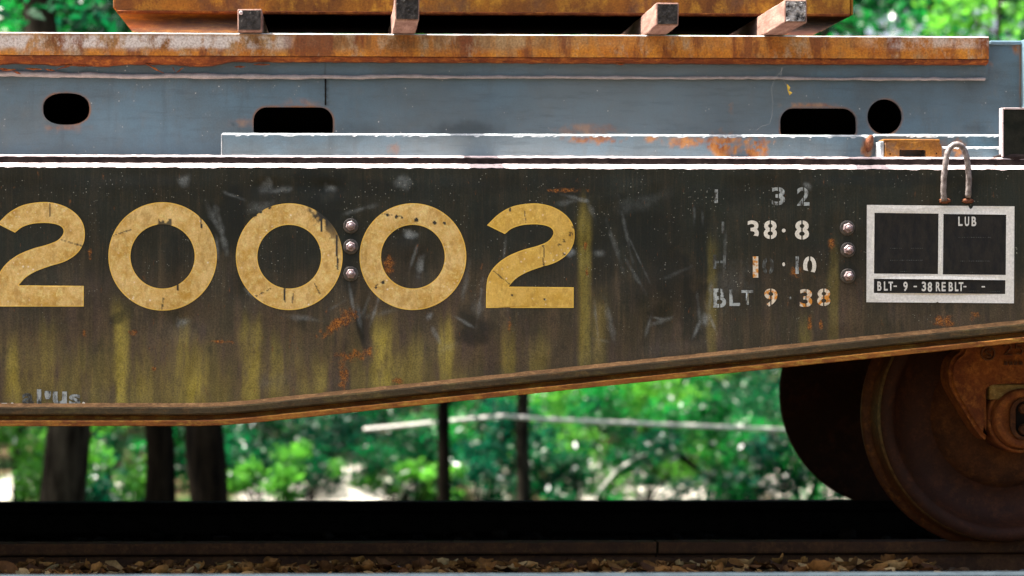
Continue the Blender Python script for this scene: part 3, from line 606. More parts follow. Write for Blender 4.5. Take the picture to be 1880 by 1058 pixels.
# rusty pocket with a rectangular slot
YP = .055
def pocket():
    root = empty('stake_pocket', (X(1670, YP), YP, DECK_Z), parent=car); root.location -= car.location
    o = [P(1624, 296, YP), P(1626, 262, YP), P(1640, 259, YP), P(1700, 258, YP), P(1725, 262, YP), P(1729, 270, YP), P(1729, 296, YP)]
    h = rrect(X(1651, YP), X(1700, YP), Z(300, YP, 1670) + .012, Z(275, YP, 1670), .004); h = [(a, max(b_, DECK_Z + .0012)) for a, b_ in h]
    c = [[(X(a, YP) + .003 * math.cos(k * .7), Z(b_, YP, 1670) + .003 * math.sin(k * .7)) for k in range(9)] for a, b_ in ((1634, 283), (1719, 282))]
    me, VV = plate('pocket_face', [o, h] + c, YP, .012, .006, lambda x, z: .0015 * (fbm(x * 60, z * 60, 3) - .5)); under('pocket_face', me, M_POCKET, root)
    bm = bmesh.new(); x0 = X(1624, YP); zt = Z(261, YP, 1670)
    c2 = bmesh.new(); box_bm(c2, x0 - .014, x0 - .001, YP + .003, YP + .10, DECK_Z, zt + .002, .003); me = bpy.data.meshes.new('pocket_cheek'); c2.to_mesh(me); c2.free(); under('pocket_cheek', me, M_SUNLIT, root)
    box_bm(bm, x0 + .0, X(1729, YP), YP + .02, YP + .10, zt + .0, zt + .01, .003); box_bm(bm, x0 + .003, X(1727, YP), YP + .088, YP + .098, DECK_Z, zt - .001)
    me = bpy.data.meshes.new('pocket_body'); bm.to_mesh(me); bm.free(); under('pocket_body', me, M_POCKET, root)
pocket()

# ---- running gear under the right end (wheels, axle, truck casting) - parts of the car
WX = X(1826, .76); WZ = .419
def wheel(yback, sgn, mats):
    pr = [(0.0, -.20), (.075, -.20), (.10, -.185), (.112, -.165), (.135, -.148), (.165, -.140), (.205, -.122), (.232, -.098), (.262, -.082), (.31, -.085), (.345, -.098), (.362, -.126), (.372, -.138), (.392, -.138), (.403, -.134), (.408, -.128)]
    me = lathe('wheel', [(r, yback + sgn * y) for r, y in pr], WX, WZ, 128); w = link('wheel', me, mats[0], car, True)
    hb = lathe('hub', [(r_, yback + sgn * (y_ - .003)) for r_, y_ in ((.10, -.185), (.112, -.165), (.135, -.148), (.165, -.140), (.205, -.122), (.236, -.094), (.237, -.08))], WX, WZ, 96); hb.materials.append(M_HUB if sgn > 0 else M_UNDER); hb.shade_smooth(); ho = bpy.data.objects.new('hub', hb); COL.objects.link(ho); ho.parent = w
    pr2 = [(.408, -.128), (.4125, -.110), (.4185, -.045), (.4225, -.036), (.436, -.029), (.4455, -.022), (.447, -.014), (.444, -.004), (.432, 0), (.37, .002), (.2, .03), (0, .03)]
    me2 = lathe('tread', [(r, yback + sgn * y) for r, y in pr2], WX, WZ, 128); t = bpy.data.objects.new('tread', me2); COL.objects.link(t); me2.materials.append(mats[1]); me2.shade_smooth(); t.parent = w; second_mat(t, M_RIMGLINT if sgn > 0 else mats[1], (0, 6), len(pr2) - 1)
wheel(.765, 1, (M_WHEEL, M_RIM)); wheel(2.135, -1, (M_UNDER, M_WHEEL))  # far wheel takes darker materials, its shade painted in
link('axle', tube('axle', [(WX, .6, WZ), (WX, 2.3, WZ)], .075, 20), M_UNDER, car, True)
# second wheelset of the same truck, just outside the frame, keeps the casting carried
YS = .44
def truck():
    root = empty('truck_side_frame', (WX, YS, WZ), parent=car); root.location -= car.location
    o = [(1772, 600), (1768, 640), (1752, 657), (1744.5, 674), (1744, 700), (1752, 722), (1772, 756), (1797, 795), (1811, 809), (1813, 780), (1812, 726), (1815, 712), (1835, 706), (1900, 704), (1960, 704), (1990, 712), (1992, 800), (2020, 790), (2100, 700), (2200, 640), (2200, 560), (1990, 560)]
    me, VV = plate('casting', [[P(a, b_, YS) for a, b_ in catmull(o, {0, 8, 9, 10, 16, 20, 21, 22}, 4)]], YS, .11, .02)
    b2 = bmesh.new(); b2.from_mesh(me)
    bmesh.ops.bevel(b2, geom=[e for e in b2.edges if len(e.link_faces) == 2 and e.calc_face_angle(0) > 1.0 and all(v.co.y < YS + .01 for v in e.verts)], offset=.012, segments=3, affect='EDGES'); b2.to_mesh(me); b2.free(); under('casting', me, M_FRAME, root)
    # raised foundry marks on the casting
    V = []; F = []
    cx, cz = P(1813, 649, YS)
    def ringstrip(pts, w, closed):
        V = []; F = []; b = 0; n = len(pts)
        for i, p in enumerate(pts):
            pa = np.array(pts[(i - 1) % n] if closed or i else p); pb = np.array(pts[(i + 1) % n] if closed or i < n - 1 else p); t = pb - pa; t = t / (np.hypot(*t) + 1e-9); nn = np.array((-t[1], t[0])) * w / 2
            for sgn in (1, -1):
                for yy in (YS + .002, YS - .009): V.append((p[0] + sgn * nn[0], yy, p[1] + sgn * nn[1]))
        for i in range(n if closed else n - 1):
            a, c = b + 4 * i, b + 4 * ((i + 1) % n); F.extend([(a + 1, c + 1, c + 3, a + 3), (a, c, c + 1, a + 1), (a + 2, a + 3, c + 3, c + 2)])
        under('cast_marking', from_lists('cast_marking', V, F), M_RIM, root)  # darker colour stands in for the shading of the relief
    ringstrip([(cx + .021 * math.cos(k * math.pi / 14), cz + .021 * math.sin(k * math.pi / 14)) for k in range(28)], .004, True)
    S = [(.5, .32), (.25, .5), (-.3, .42), (-.45, .2), (-.1, 0), (.35, -.15), (.45, -.36), (.1, -.5), (-.45, -.34)]
    ringstrip([(cx + a * .02, cz + b_ * .024) for a, b_ in S], .0036, False)
    g = lambda L, px, py, s: ringstrip([(P(px, py, YS)[0] + a * s, P(px, py, YS)[1] + b_ * s * 1.4) for a, b_ in L], .0042, False)
    g([(-.5, .3), (-.2, .5), (.3, .45), (.4, .15), (-.5, -.5), (.5, -.5)], 1850, 642, .024); g([(.5, .5), (-.4, .5), (-.4, .1), (.3, .1), (.5, -.2), (.2, -.5), (-.5, -.4)], 1870, 641, .024)
    for k in range(4): g([(-.4, .4), (.4, .4), (.4, -.4), (-.4, -.4), (-.4, .4)], 1846 + k * 9, 667, .008)
    # bearing adapter and end cap
    bm = bmesh.new(); x0 = X(1818, YS); box_bm(bm, x0, X(1950, YS), YS + .01, YS + .12, Z(735, YS, 1880), Z(706, YS, 1880), .008); me = bpy.data.meshes.new('bearing_adapter'); bm.to_mesh(me); bm.free(); under('bearing_adapter', me, M_WORNYEL, root)
    yb = YS - .005
    me = lathe('bearing', [(0, yb + .16), (.112, yb + .16), (.112, yb + .03), (.108, yb + .022), (.101, yb + .018), (.0985, yb + .03), (.096, yb + .03), (.0945, yb + .002), (.089, yb - .006), (.070, yb - .008), (.068, yb - .002), (0, yb - .002)], WX, WZ, 64); me.shade_smooth(); under('bearing', me, M_FRAME, root)
    def stad(w_, h_, n=12): return [(WX + w_ * math.cos(a) , WZ + (h_ - w_) * (1 if math.sin(a) > 0 else -1) + w_ * math.sin(a)) for a in [2 * math.pi * (k + .5) / (4 * n) for k in range(4 * n)]]
    me, VV = plate('locking_plate', [stad(.046, .066), stad(.030, .056)], yb - .014, .012); under('locking_plate', me, M_HUB, root)
    me, VV = plate('plate_recess_shade', [stad(.031, .057)], yb - .0045, .002); under('plate_recess_shade', me, M_UNDER, root)  # near-black plate paints the shade inside the recess
    for k in (-1, 1):
        bm = bmesh.new(); r = bmesh.ops.create_cone(bm, cap_ends=True, segments=18, radius1=.0185, radius2=.016, depth=.014)
        for v in r['verts']: v.co = Vector((WX + v.co.x, yb - .0115 - v.co.z, WZ + .033 * k + v.co.y))
        me = bpy.data.meshes.new('cap_screw'); bmesh.ops.recalc_face_normals(bm, faces=bm.faces); bm.to_mesh(me); bm.free(); under('cap_screw', me, M_HUB, root)
    me, VV = plate('gap_shade', [[P(a, b_, YS + .1) for a, b_ in ((1806, 704), (1990, 704), (1990, 800), (1806, 800))]], YS + .1, .02); under('gap_shade', me, M_UNDER, root)  # dark sheet painting the shade around the bearing
truck()
link('axle_bolster', tube('axle_bolster', [(WX + .88, .5, .62), (WX + .88, 2.4, .62)], .15, 12), M_UNDER, car)

# ------------------------------------------------------------------ blue-grey girder on the deck
YG = .35
gx0 = CAR_L + .5; gx1 = X(1874, YG)
girder = empty('box_girder', (0, YG + .3, DECK_Z), 'long blue grey painted steel girder with dark holes lying on the flatcar deck', 'girder')
zgt = Z(76, YG, 1840); zgb = DECK_Z
h1c = (X(121, YG), Z(200, YG, 121)); se = lambda t: math.copysign(abs(t) ** .82, t)
h1 = [(h1c[0] + .0715 * se(math.cos(2 * math.pi * k / 44)), h1c[1] + .049 * se(math.sin(2 * math.pi * k / 44))) for k in range(44)]
h1_ = rrect(X(78, YG), X(164, YG), Z(230, YG, 120), Z(171, YG, 120), (Z(171, YG, 120) - Z(230, YG, 120)) * .48, 10)
h2 = rrect(X(465, YG), X(611, YG), Z(262, YG, 540), Z(197, YG, 540), .042, 10)
h3 = rrect(X(1432, YG), X(1572, YG), Z(262, YG, 1500), Z(199, YG, 1500), .042, 10)
cxx, czz = P(1624.5, 214.5, YG); rr_ = .0545
h4 = [(cxx + rr_ * math.cos(2 * math.pi * k / 40), czz + rr_ * 1.0 * math.sin(2 * math.pi * k / 40)) for k in range(40)]
def gmask(me):
    n = len(me.vertices); co = np.zeros(n * 3); me.vertices.foreach_get('co', co); co = co.reshape(-1, 3); u, v = proj(co[:, 0], co[:, 1], co[:, 2])
    ru = np.zeros(n); dk = np.zeros(n)
    for c in [(560, 188, 40, 5, 0, .35), (1490, 196, 60, 4, 0, .7), (120, 235, 40, 6, 0, .4), (1250, 262, 30, 9, 0, .7), (1325, 272, 30, 26, 25, 1.), (1388, 276, 30, 22, 12, 1.), (1330, 258, 70, 5, 0, .9), (1090, 256, 50, 8, 0, .8), (1195, 255, 18, 7, 0, .8), (1265, 260, 24, 10, 0, .9), (724, 275, 12, 10, 0, .4), (1592, 272, 12, 16, 0, .9), (1080, 238, 60, 10, 0, .35), (450, 225, 30, 6, 0, .3), (1750, 130, 60, 10, 0, .45), (1770, 118, 50, 5, 0, .6), (1870, 90, 12, 12, 0, 1), (1340, 195, 3, 8, 0, .6), (1700, 275, 60, 20, 0, .3), (1758, 275, 14, 16, 0, .8), (900, 118, 300, 3, 0, .5), (1300, 120, 300, 4, 0, .6)]:
        ru = np.maximum(ru, c[5] * blob(u, v, *c[:5], soft=.6, rag=.8, sc=9))
    for c in [(860, 238, 70, 16, 0, .8), (660, 240, 60, 18, 0, .35), (1780, 160, 8, 10, 0, .5), (1790, 235, 30, 8, 0, .6), (1500, 225, 100, 20, 0, .2), (427, 228, 5, 4, 0, .8), (255, 190, 2, 40, 0, .0), (1755, 165, 30, 20, 0, .2)]:
        dk = np.maximum(dk, c[5] * blob(u, v, *c[:5], soft=.7, rag=.5, sc=16))
    dk = np.maximum(dk, 1.0 * ((np.abs(u - 597.5) < 2.2) & (v > 140) & (v < 192)))
    dk = np.maximum(dk, .3 * ((np.abs(u - 1790) < 1.5) & (v > 100) & (v < 160)))
    attr(me, 'rust', ru); attr(me, 'dark', dk)
me, VV = plate('front_web', [[(gx0, zgb), (-1.3, zgb), (gx1, zgb), (gx1, zgt), (-1.3, zgt), (gx0, zgt)], h1, h2, h3, h4], YG, .012, .0075 * 1.0 if False else .011, lambda x, z: .0022 * (fbm(x * 3, z * 5, 3) - .5)); gmask(me); link('front_web', me, M_GIRDER, girder)
bm = bmesh.new(); box_bm(bm, gx0, gx1 - .004, YG + .02, YG + .56, zgt - .018, zgt - .002, .002); box_bm(bm, gx0, gx1 - .004, YG + .55, YG + .562, zgb + .002, zgt - .02); box_bm(bm, gx0, gx0 + .01, YG + .014, YG + .55, zgb + .002, zgt - .02); box_bm(bm, gx1 - .02, gx1 - .006, YG + .014, YG + .55, zgb + .002, zgt - .02)
bm_obj('girder_box', bm, M_UNDER, girder)
# proud flange strip under the rusty beam, its weld bead, the top edge
gfx = np.concatenate([np.arange(gx0, -1.3, .2), np.arange(-1.3, X(1813, YG - .012), .006), [X(1813, YG - .012)]])
me = sweep('flange_strip', [(YG - .012, Z(142, YG, 900)), (YG - .012, Z(95, YG, 900)), (YG - .001, Z(95, YG, 900)), (YG - .001, Z(142, YG, 900))], gfx, None, .0004, 20, True, 3)
attr(me, 'edge', np.full(len(me.vertices), .1)); gmask(me); link('flange_strip', me, M_GIRDER, girder)
bx_ = np.arange(-1.3, X(1812, YG - .014), .006); zz = np.array([Z(142, YG, 760 + 594 * 0)] * len(bx_)) + .0055 * (fbm(bx_ * 5, bx_ * 0 + 4, 3) - .5) * 2 * np.interp(bx_, [-1.3, .3, 2], [1, .5, .35]) + .003 * (fbm(bx_ * 40, bx_ * 0 + 1, 3) - .5)
rad = (.0060 + .0050 * (fbm(bx_ * 22, bx_ * 0 + 7, 3) - .35)) * np.interp(bx_, [-1.3, -.4, .3, 2], [1.2, 1.2, .75, .7])
link('weld_bead', tube('weld_bead', [(a, YG - .013, b_) for a, b_ in zip(bx_, zz)], list(np.maximum(rad, .0016)), 8), M_BEAD, girder, True)
bm = bmesh.new(); box_bm(bm, X(1815, YG), gx1 - .001, YG - .010, YG - .001, zgt - .012, zgt + .001, .004, 3); me = bpy.data.meshes.new('top_edge'); bm.to_mesh(me); bm.free(); attr(me, 'edge', np.full(len(me.vertices), .1)); gmask(me); link('top_edge', me, M_LEDGE, girder)
bm = bmesh.new(); box_bm(bm, gx1 + .001, gx1 + .03, YG - .05, YG + .5, zgb, zgt + .004, .004, 2); me = bpy.data.meshes.new('end_stiffener'); bm.to_mesh(me); bm.free(); attr(me, 'edge', np.full(len(me.vertices), .1)); gmask(me); link('end_stiffener', me, M_LEDGE, girder)
bm = bmesh.new(); box_bm(bm, X(596, YG), X(598.6, YG), YG - .0022, YG + .004, Z(193, YG, 597), Z(143, YG, 597)); bm_obj('seam', bm, M_UNDER, girder)
# grey base bar in front of the girder foot: full height to the pocket, stepped down on the right
YL = .12
def base_bar(x0, x1, z1, y0, seed, name):
    xs = np.arange(x0, x1, .005); prof = [(y0, DECK_Z + (z1 - .006 - DECK_Z) * k_ / 8) for k_ in range(9)] + [(y0 + .002, z1 - .0022), (y0 + .006, z1), (y0 + .05, z1), (y0 + .05, DECK_Z)]
    me = sweep(name, prof, xs, None, .0006, 60, True, seed)
    n = len(xs); co = np.zeros(n * 39); me.vertices.foreach_get('co', co); co = co.reshape(n, 13, 3); k = sstep(.58, .72, fbm(xs * 60, xs * 0 + seed, 3)); co[:, 8, 2] -= .0045 * k
    me.vertices.foreach_set('co', co.ravel()); me.update(); attr(me, 'edge', np.full(len(me.vertices), .1)); gmask(me); o = second_mat(link(name, me, M_LEDGE, girder), M_SUNLIT, (8, 9), 13); return o
base_bar(X(408, YL), X(1606, YL), Z(246, YL, 1000), YL, 5, 'base_bar')
bm = bmesh.new(); box_bm(bm, X(408, YL) - .0035, X(408, YL) - .0005, YL - .002, YL + .05, DECK_Z, Z(246, YL, 410), .0012, 2); bm_obj('bar_end_sunlight', bm, M_SUNLIT, girder)  # pale strip paints the sunlit left end
base_bar(X(1606, YL + .001), X(1838, YL), Z(246, YL, 1700), YL + .012, 6, 'base_bar')
base_bar(X(1700, .08), X(1838, .08), Z(269, .08, 1790), .085, 7, 'base_bar')
bm = bmesh.new(); xk, zk = P(1596, 262, .115)
bmesh.ops.create_icosphere(bm, subdivisions=3, radius=1)
for v in bm.verts: k = 1 + .6 * (float(fbm(v.co.x * 3 + 1, v.co.z * 3 + 2, 3)) - .5); v.co = Vector((xk + v.co.x * .012 * k + v.co.z * .002, .112 + v.co.y * .012, zk + v.co.z * .026 * k))
me = bpy.data.meshes.new('weld_lump'); bm.to_mesh(me); bm.free(); link('weld_lump', me, M_WELDRUST, girder, True)

# ------------------------------------------------------------------ rusty bar lying along the girder top
YR = .30
rb = empty('rusty_bar', (0, YR + .05, zgt), 'long patchy tan and orange rusty steel bar lying along the girder top', 'steel bar')
rx1 = X(1815, YR); rxs = np.concatenate([np.arange(gx0, -1.3, .2), np.arange(-1.3, rx1, .006), [rx1]])
zr1 = Z(62, YR, 760); zr0 = Z(104, YR, 760); slope = lambda x: -.0 * x
RB_TOP = zr1
def barmat():
    m = Mat('patchy rusty bar'); a = m.noise(5.5, 5, .65, (1.6, 1, .7), (5, 0, 7)); b = m.noise(17, 5, .7, (1.3, 1, .9)); d = m.noise(9, 6, .7, (1.5, 1, 1), (2, 0, 4)); f = m.noise(150, 3, .7); vt = m.noise(14, 4, .6, (2.2, 1, .3), (1, 0, 0))
    c = m.mix(m.mr(a, .40, .58), (.19, .085, .025), (.37, .235, .105))
    c = m.mix(m.mr(vt, .5, .64, 0, .65), c, (.47, .19, .03))
    c = m.mix(m.mr(b, .52, .66, 0, .7), c, (.45, .31, .15))
    c = m.mix(m.mul(m.at('orange'), m.mr(b, .25, .5)), c, m.mix(m.mr(d, .4, .6), (.40, .125, .012), (.58, .235, .025)))
    c = m.mix(m.mr(m.noise(6, 5, .65, (1.8, 1, .5), (9, 0, 3)), .52, .60, 0, .8), c, (.16, .042, .014))
    c = m.mix(m.mr(m.noise(10, 5, .7, (1.4, 1, .8), (3, 0, 8)), .54, .64, 0, .7), c, (.40, .31, .19))
    c = m.mix(m.mul(m.at('pale'), m.mr(d, .42, .54)), c, (.60, .56, .50))
    c = m.mix(m.mr(f, .36, .62, .5, 0), c, (.06, .03, .012))
    m.set(Base_Color=c, Roughness=.8); m.b.inputs['Specular IOR Level'].default_value = .2; m.bump(m.add(m.mul(b, .6), m.mul(f, .5)), .5, .004); return m.m
bp = [(YR, zr0 + (zr1 - .004 - zr0) * k / 7) for k in range(8)] + [(YR + .003, zr1 - .001), (YR + .008, zr1), (YR + .6, zr1), (YR + .6, zr1 - .012), (YR + .07, zr1 - .014), (YR + .07, zr0)]
me = sweep('bar_face', bp, rxs, slope, .0006, 30, True, 21); co = np.zeros(len(me.vertices) * 3); me.vertices.foreach_get('co', co); co = co.reshape(-1, 3); u, v = proj(co[:, 0], co[:, 1], co[:, 2])
low = sstep(84, 99, v + 10 * (fbm(u / 30, v / 20, 3) - .5))
attr(me, 'orange', np.clip(low * .95 + .7 * sstep(860, 1150, u + 300 * (fbm(u / 80, v / 60, 3) - .5)) * (1 - .4 * low), 0, 1))
attr(me, 'pale', np.clip((.95 * (1 - sstep(480, 560, u)) + .55 * sstep(1560, 1640, u)) * (1 - sstep(84, 93, v + 8 * (fbm(u / 20, v / 9, 3) - .5))) * sstep(62, 68, v), 0, 1))
second_mat(link('bar_face', me, barmat(), rb), M_SUNLIT, (7,), 14)
bo = bpy.data.objects['bar_face']; bo.data.materials.append(M_UNDER)  # bar top painted dark past the first timber, to kill bounce light
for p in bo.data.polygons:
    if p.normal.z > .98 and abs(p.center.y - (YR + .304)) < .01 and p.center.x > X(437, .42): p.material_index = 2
def zlip(x): return -.011 * sstep(.02, -.5, x) * (.6 + .8 * fbm(x * 9, x * 0 + 2, 4)) * (1 - .7 * sstep(X(420, YR), X(400, YR), -x * 0 + x) * 0) 
lipx = rxs
me = sweep('bar_lip', [(YR + .002, zr0 - .0005), (YR + .001, zr0 - .006), (YR + .006, zr0 - .011), (YR + .016, zr0 - .015), (YR + .032, zr0 - .017), (YR + .032, zr0 - .0005)], lipx, None, .0018, 45, True, 25)
n = len(lipx); co = np.zeros(n * 18); me.vertices.foreach_get('co', co); co = co.reshape(n, 6, 3)
drop = .014 * sstep(X(430, YR), X(380, YR), lipx) * (.35 + 1.1 * fbm(lipx * 14, lipx * 0 + 3, 4)); co[:, 2:5, 2] -= drop[:, None]; me.vertices.foreach_set('co', co.ravel()); me.update(); link('bar_lip', me, M_RUSTLIP, rb, True)
def flakes():
    r = random.Random(4)
    for (a, b_, L, ang) in [(15, 128, 26, -5), (60, 126, 30, 3), (120, 122, 34, -18), (90, 128, 20, 12), (285, 126, 34, 28), (330, 128, 16, -35), (150, 120, 20, 0), (30, 133, 16, 20), (200, 117, 24, 6), (270, 118, 20, 24), (1140, 117, 18, -3), (480, 118, 30, 2), (440, 122, 20, -2), (5, 126, 18, 8), (318, 126, 10, 60)]:
        x, z = P(a, b_, YR); n = 7; base = 0; V = []; F = []
        for i in range(n):
            t = i / (n - 1) - .5; w = .0032 * (1 - abs(t) * 1.5) * (.7 + .6 * r.random()); cx_ = x + math.cos(math.radians(ang)) * t * L / 600; cz_ = z - math.sin(math.radians(ang)) * t * L / 600 + (r.random() - .5) * .002; cy_ = YR + .012 + (r.random() - .5) * .006
            for dz, dy in ((w, 0), (0, -.0025), (-w, .001), (0, .003)): V.append((cx_, cy_ + dy, cz_ + dz))
        for i in range(n - 1):
            for k in range(4): F.append((base + 4 * i + k, base + 4 * i + (k + 1) % 4, base + 4 * i + 4 + (k + 1) % 4, base + 4 * i + 4 + k))
        F += [(3, 2, 1, 0), tuple(4 * n - 4 + k for k in range(4))]; link('rust_flake', from_lists('rust_flake', V, F), M_RUSTLIP, rb)
flakes()

# ------------------------------------------------------------------ timbers across the girder, rusty slab on top of them
TZ = RB_TOP + .071
M_CRUST = plain_mat('white crusted end grain', (.012, .011, .010), (.62, .60, .56), 55, .9, bump=.8)
def timber(px0, px1, yf, label, seed, dz0=0., rot=0.):
    D0 = YR + 6.8; x0, x1 = X(px0, yf, 40), X(px1, yf, 40); L = 1.05
    root = empty('timber', ((x0 + x1) / 2, YR + .1, RB_TOP), label, 'timber', 'timber spacers under the rusty beam')
    bm = bmesh.new(); box_bm(bm, x0, x1, yf, L, RB_TOP + .001, TZ - .001, .004, 2)
    bmesh.ops.subdivide_edges(bm, edges=[e for e in bm.edges if abs(e.verts[0].co.y - e.verts[1].co.y) > .3], cuts=40, use_grid_fill=True)
    for v in bm.verts:
        k = fbm(v.co.y * 9 + seed, (v.co.x + v.co.z) * 60, 3) - .5; v.co.x += float(k) * .005; v.co.z += min(0, float(fbm(v.co.y * 12 + seed * 3, v.co.x * 50, 3) - .5) * .005) if v.co.z > TZ - .02 else 0
    me = bpy.data.meshes.new('beam'); bm.to_mesh(me); bm.free(); me.shade_flat(); link('beam', me, M_TIMBER, root)
    g = 26; bm = bmesh.new(); gv = {}
    for i in range(g):
        for j in range(g):
            x = x0 + .004 + (x1 - x0 - .008) * i / (g - 1); z = RB_TOP + .006 + (TZ - RB_TOP - .012) * j / (g - 1)
            gv[i, j] = bm.verts.new((x, yf - .003 - .007 * max(0, float(fbm(x * 120 + seed, z * 120, 4)) - .45), z))
    for i in range(g - 1):
        for j in range(g - 1): bm.faces.new((gv[i, j], gv[i + 1, j], gv[i + 1, j + 1], gv[i, j + 1]))
    bm_obj('end_grain', bm, M_CRUST if seed == 4 else M_TIMBEREND, root)
    if seed == 1: me = lathe('nail', [(.006, yf - .004), (.006, yf - .011), (.004, yf - .013), (0, yf - .013)], x0 + .011, TZ - .014, 12); link('nail', me, M_EDGE, root)
timber(436, 481, .27, 'squared dark timber with nail in its end, leftmost under the rusty beam', 1)
timber(725, 770, -.04, 'squared weathered timber sticking out beside the cobweb above the paint chipped 0', 2)
timber(1205, 1246, .06, 'squared timber with sunlit left side and plain dark end, third from the left', 3)
timber(1440, 1481, -.03, 'squared timber with flaky white crusted end, rightmost under the rusty beam', 4)
# nail in the first, crust on the fourth
nx, nz = P(443, 25, .255)
YT0, YT1 = .42, .96
slab = empty('rusty_beam', (0, (YT0 + YT1) / 2, TZ), 'broad orange brown rusty steel beam stacked across the four timbers', 'steel beam')
sx0, sx1 = X(213, YT0, 20), X(1563, YT0, 20); sxs = np.arange(sx0, sx1, .008)
link('beam_body', sweep('beam_body', [(YT0, TZ + .0105), (YT0, TZ + .16), (YT0 + .004, TZ + .165), (YT1, TZ + .165), (YT1, TZ + .0105)], sxs, None, .0008, 20, True, 31), M_RUSTTOP, slab)
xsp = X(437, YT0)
for nm, a, b_, mt, sd_ in (('bottom_plate', sx0 + .004, xsp, M_RUSTTOP, 33), ('bottom_plate', xsp, X(1440, YT0), M_SLABSHADE, 34), ('bottom_plate', X(1440, YT0), sx1 - .004, M_RUSTLIP, 35)):  # shade painted black mid-span, bounce-lit ends left rust coloured
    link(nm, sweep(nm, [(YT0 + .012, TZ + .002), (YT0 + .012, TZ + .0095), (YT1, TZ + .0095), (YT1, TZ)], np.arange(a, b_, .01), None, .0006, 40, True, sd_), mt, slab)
link('bottom_lip', sweep('bottom_lip', [(YT0 - .004, TZ + .002), (YT0 - .005, TZ + .008), (YT0 - .002, TZ + .0100), (YT0 + .011, TZ + .0100), (YT0 + .011, TZ)], np.arange(sx0 + .004, sx1 - .004, .01), None, .0008, 40, True, 36), M_RUSTLIP, slab)
bm = bmesh.new(); box_bm(bm, sx0 - .012, sx0 - .001, YT0 + .03, YT1 - .02, TZ + .02, TZ + .05, .003); box_bm(bm, sx1 + .0, sx1 + .008, YT0 + .01, YT1 - .05, TZ + .008, TZ + .06, .002); bm_obj('end_plate', bm, M_RUSTTOP, slab)

# ------------------------------------------------------------------ rails and ballast
def rail_prof(y, top=0.):
    h = [(-.035, 0), (-.036, -.006), (-.0365, -.030), (-.034, -.036), (-.010, -.045), (-.008, -.055), (-.008, -.115), (-.014, -.128), (-.066, -.142), (-.068, -.158)]
    L = [(y + a, top + b_) for a, b_ in h]; return L[::1] + [(y - a, top + b_) for a, b_ in reversed(h)]
def rail(name, y, x0, x1, top, mat, label, parent=None):
    xs = np.linspace(x0, x1, int((x1 - x0) / .05)); me = sweep(name, rail_prof(y, top), xs, None, .0006, 8, True, 41); o = link(name, me, mat, parent)
    return o
YN = .755
xj = X(1205, YN)
nr = empty('rail', (xj, YN, -.16), 'rusty near rail with a bolted joint under the flatcar wheel', 'rail', 'rails of the track under the flatcar')
rail('rail_length', YN, -9, xj - .004, 0, M_RAIL, '', nr); rail('rail_length', YN, xj + .004, 9, 0, M_RAIL, '', nr)
bm = bmesh.new(); box_bm(bm, X(1040, YN), X(1380, YN), YN - .034, YN - .012, -.112, -.050, .006)
for k in range(4):
    a = X(1040, YN) + .06 + k * .155; r = bmesh.ops.create_cone(bm, cap_ends=True, segments=6, radius1=.018, radius2=.016, depth=.02)
    for v in r['verts']: v.co = Vector((a + v.co.x, YN - .043 + v.co.z, -.082 + v.co.y))
bm_obj('joint_bar', bm, M_RAIL, nr)
fr = rail('rail', 2.145, -12, 14, 0, M_RAILD, ''); tag(fr, 'black silhouetted far rail behind the wheels under the flatcar', 'rail', 'rails of the track under the flatcar')
yf_ = -1.55; zf_ = Z(1051.5, yf_ + .03, 1400)
ff = rail('rail', yf_, -9, 9, zf_, M_RAILTOP, ''); tag(ff, 'pale blurred rail in the foreground along the bottom edge', 'rail')

# ground: one sheet, low beyond the embankment, rising far off
def gz(x, y):
    p = np.interp(y, [-400, -30, -6, -2.4, -1.0, -.2, .35, .70, .85, 1.2, 2.3, 3.0, 6.5, 11, 24, 40, 70, 140, 400], [0, 0, -.05, zf_ - .14, zf_ - .16, -.13, -.085, -.10, -.135, -.125, -.12, -.17, -1.2, -2.0, -2.25, -2.0, .5, 6, 20])
    a = np.interp(np.abs(y - 1.2), [2, 8, 30, 100], [.0, .25, .6, 2.]); return p + a * (fbm(x * .12 + 50, y * .12 + 50, 4) - .5) * 2
gxs = np.concatenate([-np.geomspace(400, 8, 26), np.arange(-7.5, 12, .2), np.geomspace(12, 400, 26)]); gys = np.concatenate([-np.geomspace(400, 4, 18), np.arange(-3.5, -.25, .25), np.arange(-.2, 1.2, .06), np.arange(1.3, 40, .3), np.geomspace(41, 400, 30)])
SAND = [(*P(a, b_, 26.8), w) for a, b_, w in ((18, 895, 32), (500, 900, 50), (650, 888, 75), (780, 905, 40), (905, 900, 40), (1100, 900, 45), (1210, 888, 120), (1330, 905, 50), (1470, 902, 80), (225, 900, 40), (560, 780, 30))]
gx, gy = np.meshgrid(gxs, gys, indexing='ij'); GV = np.stack([gx, gy, gz(gx, gy)], -1).reshape(-1, 3)
def ground_mat():
    m = Mat('forest floor'); y = m.axis(1); n = m.noise(.55, 5, .65); n2 = m.noise(9, 5, .7)
    c = m.mix(m.mr(n2, .4, .62), (.045, .032, .018), (.12, .085, .045))
    green = m.mul(m.mr(n, .42, .58), m.mr(y, 5, 9)); c = m.mix(green, c, m.mix(m.mr(n2, .4, .6), (.006, .045, .010), (.02, .085, .02)))
    sand = m.at('sand'); c = m.mix(sand, c, m.mix(n2, (.42, .38, .32), (.58, .54, .48)))
    bed = m.mul(m.mr(y, .70, .78), m.mr(y, 2.9, 2.5)); c = m.mix(bed, c, (.007, .006, .005))  # track bed painted near-black for the shade under the car
    m.set(Base_Color=c, Roughness=.95); m.b.inputs['Specular IOR Level'].default_value = .03; m.bump(n2, .6, .03); return m.m
gm = fast_mesh('ground', GV, grid_faces(len(gxs), len(gys))[:, ::-1]); sm = np.zeros(len(GV))
